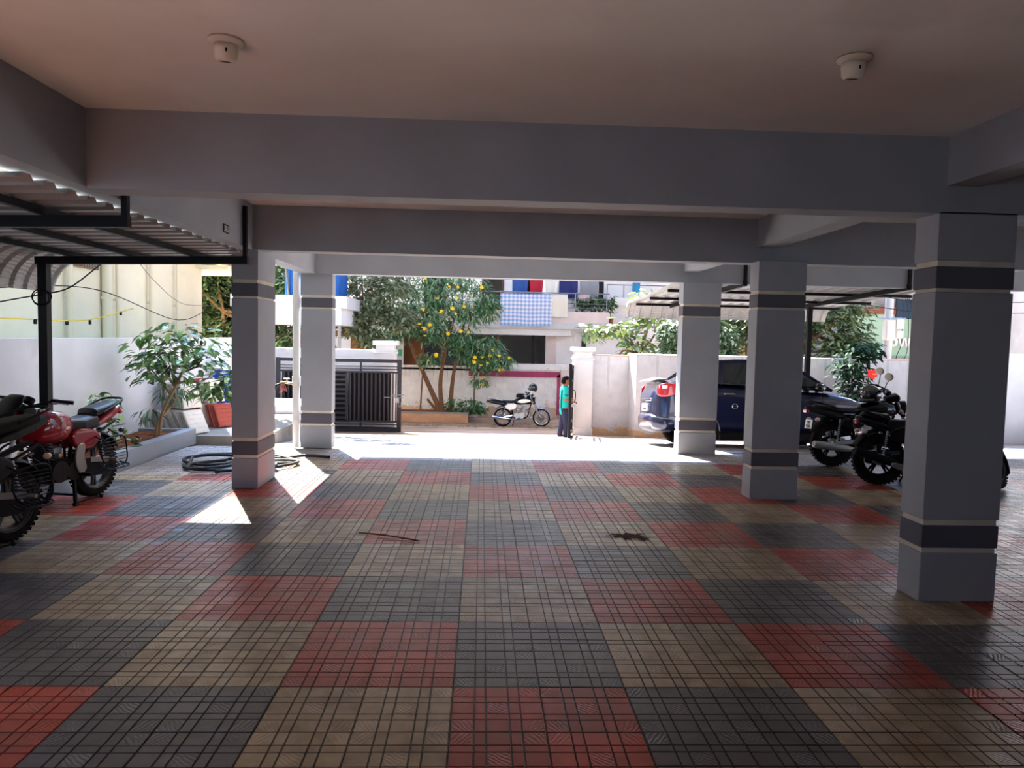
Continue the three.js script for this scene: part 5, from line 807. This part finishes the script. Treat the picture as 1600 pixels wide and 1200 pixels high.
// flowering tree at the street wall
{
  const z = -25.9, t = thing('flowering_tree', 'slender tree with yellow flowers in the roadside planter across the street', 'tree', [-1.35, -0.92, z]);
  mesh('trunk', limb([[0, 0, 0], [-0.5, 1.1, 0.1], [-1.15, 2.5, 0.2], [-1.6, 3.3, 0.3]], 0.1, 0.04), bark, t);
  mesh('trunk', limb([[0.02, 0, 0.05], [-0.05, 1.1, 0.1], [0.1, 2.1, 0.1], [0.3, 3.2, 0.2]], 0.09, 0.035), bark, t);
  mesh('trunk', limb([[0.3, 0, 0], [0.35, 1.0, 0.1], [0.5, 2.0, 0.1], [0.8, 3.4, 0.1]], 0.09, 0.03), bark, t);
  mesh('trunk', limb([[-0.08, 0, 0], [-0.5, 0.5, 0]], 0.06, 0.04, 4), bark, t);
  mesh('sapling_stem', limb([[-0.72, 0.02, 0.2], [-0.65, 1.5, 0.2], [-0.6, 2.1, 0.2]], 0.03, 0.02), bark, t);
  mesh('sapling_stem', limb([[1.1, 0, 0.1], [1.12, 1.2, 0.1], [1.05, 2.3, 0.2]], 0.03, 0.015), bark, t);
  const bl = [[-1.7, 3.4, 0.3, 0.75, 0.55, 0.6], [-0.8, 3.8, 0.2, 0.9, 0.6, 0.6, 1.3], [0.2, 3.6, 0.2, 0.8, 0.6, 0.6, 1.2], [1.0, 3.5, 0.2, 0.7, 0.6, 0.5], [-0.3, 2.8, 0.4, 0.8, 0.5, 0.5], [0.6, 2.5, 0.4, 0.6, 0.5, 0.5], [1.5, 2.3, 0.4, 0.65, 0.45, 0.5, 1.2], [1.9, 1.85, 0.4, 0.55, 0.35, 0.4, 0.9], [1.3, 1.75, 0.4, 0.45, 0.35, 0.4, 0.7], [-1.2, 2.9, 0.4, 0.6, 0.4, 0.4], [-0.4, 1.9, 0.5, 0.4, 0.25, 0.3, 0.4], [0.9, 2.1, 0.3, 0.5, 0.4, 0.4, 0.7], [1.35, 1.15, 0.3, 0.3, 0.2, 0.2, 0.25], [-1.9, 2.6, 0.3, 0.6, 0.5, 0.4, 0.8], [-0.6, 3.3, 0.5, 0.9, 0.5, 0.4], [-0.1, 4.5, 0.2, 0.9, 0.5, 0.5], [0.9, 4.4, 0.2, 0.8, 0.5, 0.5], [1.5, 3.7, 0.3, 0.5, 0.5, 0.4], [-1.5, 4.3, 0.2, 0.8, 0.5, 0.5], [-2.3, 3.7, 0.3, 0.6, 0.5, 0.4]];
  mesh('twigs', [branches([-1.2, 2.6, 0.2], [bl[0], bl[1], bl[9]], 0.03), branches([0.2, 2.6, 0.15], [bl[2], bl[4], bl[5]], 0.03), branches([0.6, 2.3, 0.1], [bl[3], bl[6], bl[7], bl[8], bl[11]], 0.025)].flat(3), bark, t).userData.kind = 'stuff';
  foliage(t, 'foliage', bl, 8200, leafGeo(0.24, 0.05, 0.2, 0.4), ['#5f8a5c', '#6f9a6a', '#4d7a4c', '#86aa80', '#98b494', '#45683f'], { hang: 0.25, shell: 0.3 });
  const fl = []; for (let k = 0; k < 6; k++) { const a = k / 6 * 2 * PI; fl.push(place(leafGeo(0.09, 0.06, 0.1, -0.3), 0, 0, 0, 0, a, 0)); } const fg = join(fl);
  for (let i = 0; i < 60; i++) { const b = bl[i % 17], th = rr(0.2, PI - 0.2), m = part('flower', fg, flowerM, t); m.position.set(b[0] + b[3] * Math.cos(th) * rr(0.3, 1), b[1] + b[4] * rr(-0.8, 0.8), b[2] + b[5] * rr(0.8, 1.1)); m.rotation.set(rr(0.3, 1.4), rr(0, 6), 0); m.scale.setScalar(rr(0.5, 1.0)); }
  const u = thing('roadside_bush', 'small bushy plants at the foot of the flowering tree', 'plant', [-0.35, -0.92, -25.7]);
  mesh('stem', limb([[0, 0, 0], [0.05, 0.3, 0], [0, 0.6, 0]], 0.02, 0.01), bark, u);
  foliage(u, 'foliage', [[0, 0.3, 0, 0.45, 0.28, 0.3], [-0.6, 0.3, -0.2, 0.3, 0.3, 0.2, 0.6], [0.25, 0.2, 0.1, 0.35, 0.16, 0.2, 0.6]], 420, leafGeo(0.16, 0.07), ['#4d7a45', '#3a6138', '#6a9a60'], {});
}
function tree(label, pos, trunks, bl, n, leaf, colors, o = {}) {
  const t = thing('tree', label, 'tree', pos, 0, o.group);
  trunks.forEach((k) => mesh('trunk', limb(k, o.r ?? 0.16, (o.r ?? 0.16) * 0.4), o.bark ?? bark, t));
  mesh('branches', trunks.flatMap((k, i) => branches(k[k.length - 1], bl.filter((_, q) => q % trunks.length === i), (o.r ?? 0.16) * 0.4, 0.3)).flat(3), o.bark ?? bark, t).userData.kind = 'stuff';
  foliage(t, 'foliage', bl, n, leaf, colors, o);
  if (o.reach) { o.reach.limbs.forEach((k) => mesh('bough', limb(k, 0.06, 0.025), bark, t)); foliage(t, 'overhanging_foliage', o.reach.blobs, o.reach.n, leaf, colors, { shell: 0.2 }); }
  return t;
}
const big = leafGeo(0.24, 0.12), mid = leafGeo(0.17, 0.08), small = leafGeo(0.12, 0.055);
tree('grey-green leafy tree behind the gate, left of the flowering tree', [-3.4, -1.1, -22.6], [[[0, 0, 0], [0.1, 1.6, 0], [0, 2.8, 0.2]], [[-0.3, 0, 0], [-0.8, 1.8, 0], [-1.2, 3, 0.1]]],
  [[-0.2, 4.3, 0, 0.8, 0.7, 0.7], [0.7, 4.4, 0.2, 0.7, 0.7, 0.6], [-1.2, 4.6, -0.4, 0.8, 0.8, 0.6], [0.4, 3.5, 0.2, 0.7, 0.5, 0.6], [-0.4, 3.2, 0.3, 0.5, 0.5, 0.5], [1.0, 3.3, 0.2, 0.5, 0.4, 0.4], [-1.7, 3.2, -0.5, 0.7, 0.7, 0.5], [0.1, 2.75, 0.3, 0.5, 0.3, 0.4], [-2.2, 2.4, -0.6, 0.8, 0.6, 0.5]], 7000, mid, OLIVE, { shell: 0.25, reach: { limbs: [[[0, 4.75, 0], [-0.3, 5.3, 2.6], [-0.6, 5.8, 5.2]], [[-0.2, 5.1, 1.6], [-1.2, 5.6, 4.2], [-1.8, 5.8, 5.4]]], blobs: [[-0.2, 5.6, 5.0, 0.7, 0.35, 0.5], [-0.8, 5.3, 4.2, 0.8, 0.35, 0.7], [-1.7, 5.7, 5.3, 0.7, 0.4, 0.7], [0.35, 5.9, 5.9, 0.4, 0.3, 0.4, 0.5], [-1.2, 5.4, 6.2, 0.7, 0.3, 0.5]], n: 1500 } });
tree('dark tall bushy trees beyond the cream building corner', [-8.4, -1.1, -24.5], [[[0, 0, 0], [0.1, 2, 0], [0.1, 3.5, 0]], [[1.8, 0, 0.5], [1.9, 1.8, 0.5], [2.0, 2.6, 0.5]]],
  [[-0.6, 4.4, 0, 1.3, 1.3, 0.9], [0.4, 2.6, 0.1, 1.0, 1.0, 0.8], [-1, 2.2, 0, 1.0, 1.1, 0.8], [1.6, 4.6, 0.2, 1.2, 1.2, 0.9], [1.6, 3.0, 0.6, 1.0, 0.9, 0.7], [0.4, 5.8, 0, 1.4, 0.9, 0.9], [2.4, 2.2, 0.6, 0.7, 0.7, 0.6], [-0.3, 3.2, -0.6, 1.0, 1.3, 0.5, 2.5], [-0.3, 4.6, -0.6, 1.0, 1.0, 0.5, 2]], 30000, mid, DEEP, { shell: 0.1 });
tree('broad-leaved vines under the white canopy left of the gate', [-5.6, -1.0, -22.9], [[[0, 0, 0], [0.1, 1.0, 0], [0.2, 1.6, 0.1]]], [[0, 2.2, 0, 0.7, 0.5, 0.4], [0.6, 1.5, 0.2, 0.7, 0.5, 0.4], [-0.5, 1.5, 0.2, 0.5, 0.5, 0.4], [-0.4, 4.0, 0.2, 0.5, 0.8, 0.4]], 1500, big, ['#5d8a58', '#7aa06c', '#47683f', '#8fb080', '#3a5434'], { shell: 0.15, r: 0.07 });
// right-hand side
tree('light green tree with large leaves reaching over the wall right of the gate', [4.6, -1.0, -20.6], [[[0, 0, 0], [-0.1, 1.4, 0.1], [-0.3, 2.4, 0.2]]],
  [[-1.6, 2.95, 0.3, 0.35, 0.3, 0.3, 0.35], [-0.9, 3.0, 0.3, 0.55, 0.35, 0.3, 0.7], [-0.4, 2.5, 0.3, 0.5, 0.4, 0.35, 0.8], [0.0, 3.3, 0.2, 0.5, 0.4, 0.4, 0.7], [-0.9, 2.0, 0.3, 0.5, 0.3, 0.3, 0.25], [-0.2, 3.8, 0.2, 0.6, 0.4, 0.4, 0.6]], 620, big, ['#a3b866', '#8aa35a', '#6b8a52', '#b9c86a', '#8f9f80'], { shell: 0.3, r: 0.09 });
tree('dense dark green bush crowning the wall behind the car tail', [5.6, -1.0, -19.4], [[[0, 0, 0], [0, 1.2, 0], [0.1, 1.8, 0.1]]], [[-0.3, 2.5, 0.1, 0.75, 0.55, 0.5], [0.5, 2.7, 0.1, 0.6, 0.6, 0.5], [-0.6, 2.9, 0.1, 0.45, 0.4, 0.4], [0.1, 3.2, 0, 0.6, 0.3, 0.4]], 6000, mid, ['#5a7050', '#6f8562', '#48603f', '#86987a'], { shell: 0.3, r: 0.08 });
tree('twin tan trunks of a tree standing behind the blue car roof', [7.4, -1.0, -20.2], [[[-0.15, 0, 0], [-0.1, 1.8, 0], [-0.2, 3.4, 0]], [[0.4, 0, 0], [0.4, 1.8, 0], [0.55, 3.4, 0]]], [[-0.6, 3.5, 0, 0.7, 0.6, 0.5], [0.4, 3.9, 0, 0.9, 0.6, 0.5], [1.2, 3.2, 0.1, 0.5, 0.7, 0.4], [-0.8, 2.9, 0.1, 0.4, 0.4, 0.3, 0.5]], 4500, mid, ['#7d8f62', '#93a27a', '#66784e', '#b4bf9a'], { shell: 0.25, r: 0.16, bark: mottled('#a8714a', { amp: 0.25, seed: 311, period: 0.5, rough: 0.95, size: 128 }) });
tree('big bushy tree over the wall between the right-hand columns', [9.0, -1.0, -19.6], [[[-0.6, 0, 0], [-0.5, 1.6, 0], [-0.6, 2.6, 0]], [[0.7, 0, 0.1], [0.6, 1.6, 0.1], [0.8, 2.6, 0]]],
  [[-1.1, 2.9, 0.1, 0.9, 0.7, 0.6], [-0.2, 3.4, 0.2, 1.0, 0.7, 0.6], [0.5, 3.6, 0.2, 0.8, 0.7, 0.6], [-1.2, 2.2, 0.2, 0.7, 0.5, 0.5, 0.8], [0.3, 2.6, 0.3, 0.9, 0.6, 0.5], [0.8, 2.8, 0.2, 0.5, 0.7, 0.5], [-0.4, 1.9, 0.3, 0.6, 0.4, 0.4, 0.7], [0.7, 2.0, 0.3, 0.6, 0.4, 0.4, 0.7], [-0.3, 4.2, 0, 1.1, 0.5, 0.6], [-1.9, 3.2, 0, 0.6, 0.9, 0.5]], 5200, mid, ['#66784c', '#7a8a5c', '#526638', '#8c996e', '#465a30'], { shell: 0.2 });
{
  const t = thing('hibiscus', 'dark leafy hibiscus with one red flower in front of the right wall', 'shrub', [8.5, -0.48, -16.7]);
  const bl = [[-0.1, 1.7, 0, 0.5, 0.5, 0.35], [0.0, 1.1, 0.1, 0.45, 0.45, 0.35], [0.35, 0.7, 0.1, 0.4, 0.3, 0.3, 0.6], [0.2, 2.1, 0, 0.4, 0.3, 0.3, 0.6]];
  mesh('stem', [limb([[0, 0, 0], [-0.05, 0.9, 0], [-0.1, 1.8, 0]], 0.04, 0.015), limb([[0.03, 0, 0], [0.25, 0.8, 0.05], [0.3, 1.6, 0]], 0.03, 0.012)].flat(2), bark, t);
  foliage(t, 'foliage', bl, 1100, mid, ['#24382a', '#2e4732', '#3a5640', '#1e3022'], { shell: 0.2, mat: leafMat({ roughness: 0.8, specularIntensity: 0.2 }) });
  const pt = []; for (let k = 0; k < 5; k++) pt.push(place(leafGeo(0.13, 0.13, -0.2, -0.3), 0, 0, 0, 0.3, k / 5 * 2 * PI, 0));
  const f = mesh('flower', place(join(pt), 0.12, 1.6, 0.5, 1.2, 0, 0), S({ color: '#d8231c', roughness: 0.7, side: THREE.DoubleSide }), t, 'red flower'); mesh('stamen', rod([0.12, 1.6, 0.5], [0.13, 1.6, 0.62], 0.008, 0.006), flowerM, f);
  const v = thing('climber', 'sparse pale climber on the bright wall at the far right edge', 'plant', [12.9, -0.5, -16.9]);
  mesh('stem', limb([[0, 0, 0], [0.1, 1.2, 0], [0.3, 2.4, 0]], 0.02, 0.01), bark, v);
  foliage(v, 'foliage', [[0.35, 2.5, 0, 0.45, 0.35, 0.25], [0.4, 0.25, 0.2, 0.35, 0.25, 0.25], [0.6, 1.0, 0.1, 0.2, 0.15, 0.1, 0.3]], 240, mid, LIME, { shell: 0.2 });
}

for (const [label, x, n] of [['potted green plants at the right end of the balcony', 4.3, 5], ['potted plant with pink flowers beside the balcony doorway', 0.45, 2]]) {
  const t = thing('potted_plant', label, 'potted plant', [x, 2.35, -28.75]), m = M('#8d5440', 0.8);
  for (let i = 0; i < n; i++) mesh('pot', place(lathe([[0, 0], [0.1, 0], [0.14, 0.24], [0.15, 0.26], [0, 0.26]], 18), (i - (n - 1) / 2) * 0.3, 0, 0), m, t);
  mesh('stem', Array.from({ length: n }, (_, i) => rod([(i - (n - 1) / 2) * 0.3, 0.2, 0], [(i - (n - 1) / 2) * 0.3, 0.7, 0.05], 0.012)), bark, t).userData.kind = 'stuff';
  foliage(t, 'foliage', Array.from({ length: n }, (_, i) => [(i - (n - 1) / 2) * 0.3, 0.75, 0.08, 0.24, 0.35, 0.2]), 150 * n, mid, ['#3f5f3c', '#557a4c', '#6d9160'], { shell: 0.2 });
  if (n < 3) foliage(t, 'blossoms', [[-0.2, 0.7, 0.28, 0.18, 0.16, 0.05]], 40, small, ['#c65a86', '#d77a9c'], {});
}
// ---------------------------------------------------------------- utility pole, wires, green building, small litter
{
  const t = thing('utility_pole', 'pale concrete utility pole carrying meter boxes beyond the right wall', 'utility pole', [13.22, -1.1, -24]);
  mesh('pole', rod([0, 0, 0], [0, 7.5, 0], 0.15, 0.11, 16), M('#b9bcba', 0.7), t);
  const b = mesh('meter_box', rbox(0.3, 0.66, 0.25, 0.02, -0.1, 3.36, 0.22), M('#d9cfbe', 0.6), t); mesh('box_door', rbox(0.25, 0.58, 0.02, 0.01, -0.1, 3.36, 0.35), M('#e3d9c8', 0.6), b);
  mesh('meter_box', rbox(0.26, 0.3, 0.22, 0.02, 0.24, 3.55, 0.18), M('#cfd0cc', 0.6), t); mesh('meter_box', rbox(0.2, 0.24, 0.2, 0.02, 0.26, 3.22, 0.18), M('#e6e8ea', 0.5), t);
  mesh('bracket', [bar([-0.4, 3.74, 0.1], [0.5, 3.74, 0.1], 0.05, 0.05)], steel, t);
  for (let i = 0; i < 4; i++) mesh('cable', tube([[0.08 + i * 0.04, 5.2, 0.1], [0.3 + i * 0.16, 4.4 - i * 0.3, 0.2 + i * 0.05], [0.32 + i * 0.2, 3.0 - 0.3 * i, 0.25], [0.16 + i * 0.14, 2.4 - i * 0.2, 0.25], [0.15, 1.2, 0.2]], 0.011, 30, 5), blackMatte, t);
  const g = thing('green_building', 'pale green building with white letters beyond the utility pole', 'building', [0, 0, 0]);
  mesh('wall', metric(span(12.5, 24, -1.2, 3.2, -34, -40)), mottled('#8fae97', { amp: 0.06, seed: 601, rough: 0.9 }), g); mesh('lower_wall', metric(span(12.5, 24, -1.2, 1.15, -33.8, -34.05)), whitePaint, g); mesh('ledge', metric(span(12.5, 24, 1.15, 1.22, -33.7, -34.05)), concrete, g);
  mesh('letters', place(letters('owe', 0.52, 0.05), 19.5, 1.93, -33.99), whitePaint, g);
  mesh('parapet', metric(span(12.5, 24, 3.2, 3.5, -33.9, -40)), M('#7a4b3e', 0.8), g); mesh('window', span(19.0, 20.2, 3.0, 3.9, -33.85, -34), glassDark, g); mesh('upper_wall', metric(span(12.5, 24, 3.4, 7, -35, -40)), mottled('#b7aca0', { amp: 0.2, seed: 603, rough: 0.9 }), g);
  const gb = thing('grey_building', 'plain grey building behind the trees above the blue car', 'building', [0, 0, 0]); mesh('wall', metric(span(6.1, 11.2, -1.2, 9.0, -22.4, -24.2)), mottled('#a3a09b', { amp: 0.12, seed: 611, rough: 0.9 }), gb); mesh('yellow_wall', metric(span(7.75, 8.6, -1.2, 2.6, -21.6, -22.4)), mottled('#c9b671', { amp: 0.1, seed: 613, rough: 0.9 }), gb); mesh('roof_slab', metric(span(5.9, 11.4, 9.0, 9.2, -22.2, -24.4)), concrete, gb);
  const hb = thing('white_block', 'bright white apartment block beyond the far right wall', 'building', [0, 0, 0]);
  mesh('wall', metric(span(24.2, 42, -1.2, 14, -30, -40)), whitePaint, hb); for (let i = 0; i < 5; i++) mesh('ledge', span(24.2, 42, 2.6 + i * 2.4, 2.75 + i * 2.4, -29.8, -30.05), wallWhite, hb);
  const w2 = (label, pts, r = 0.012, m = blackMatte, name = 'overhead_wire') => { const o = mesh(name, tube(pts, r, 40, 5), m); return tag(o, label, 'wire'); };
  for (let i = 0; i < 3; i++) w2(['highest black wire crossing above the right wall', 'middle black wire crossing above the right wall', 'lowest black wire crossing above the right wall'][i], [[11.6, 3.75 - i * 0.34, -23.2], [14.5, 3.5 - i * 0.34, -23.4], [20, 3.7 - i * 0.36, -23.4]]);
  // lines on the left
  w2('thin grey wire looping along the cream building to the corner', [[-5.9, 2.0, -5.5], [-6.6, 2.24, -10], [-6.6, 2.42, -13.1], [-6.6, 1.98, -16.5], [-6.8, 2.28, -19]], 0.008);
  w2('grey wire sagging from the carport roof across the cream building', [[-5.9, 3.0, -13], [-6.4, 2.7, -15], [-6.6, 2.35, -16.8], [-6.8, 2.38, -19]], 0.007, M('#7d766c', 0.7));
  w2('black cable running from the carport post towards the left edge', [[-4.5, 2.12, -8.1], [-4.8, 1.98, -7.6], [-5.0, 1.78, -6.8], [-5.2, 1.7, -6]], 0.007);
  w2('black cable tied round the carport post and rising to the eave', [[-4.5, 2.1, -8.0], [-4.42, 2.2, -8.3], [-4.4, 2.5, -8.9]], 0.008);
  const cl = w2('yellow clothes line with pegs strung in front of the cream building', [[-5.9, 1.83, -6.5], [-6.2, 1.86, -10], [-6.2, 1.88, -12], [-6.5, 2.14, -14.3]], 0.01, M('#d6b93f', 0.6), 'clothes_line');
  [[-6.0, 1.83, -8.2], [-6.14, 1.83, -9.4], [-6.2, 1.85, -10.7], [-6.2, 1.85, -11.5], [-6.22, 1.87, -12.2], [-6.4, 2.05, -13.6]].forEach((q) => mesh('peg', rbox(0.03, 0.07, 0.05, 0.008, q[0], q[1] - 0.02, q[2]), plastic, cl));
  const pk = mesh('cable_coil', [0, 1, 2].map((i) => place(new THREE.TorusGeometry(0.085, 0.005, 5, 24), -4.56 + 0.02 * i, 2.06, -7.97 + 0.02 * i, 0.3 * i, 0.4 * i, 0))); pk.material = blackMatte; tag(pk, 'small loops of black cable tied round the carport post', 'cable');
  const tw = mesh('twig', tube([[-1.05, 0.012, -6.55], [-0.8, 0.016, -6.45], [-0.5, 0.012, -6.3]], 0.007, 12, 5), bark); tag(tw, 'thin dry twig lying on the red and tan tiles', 'twig');
  const st = mesh('leaf_litter', Array.from({ length: 26 }, () => { const s = rr(0.02, 0.05); return place(new THREE.PlaneGeometry(s * 2, s), 1.32 + rr(-0.16, 0.16), 0.008, -6.55 + rr(-0.07, 0.07), -PI / 2 + rr(-0.15, 0.15), rr(0, 6), 0); }), S({ color: '#3c2418', roughness: 1, side: THREE.DoubleSide })); tag(st, 'small brown patch of leaf litter on the tiles at mid right', 'litter', null, 'stuff');
}
renderer.render(scene, camera);
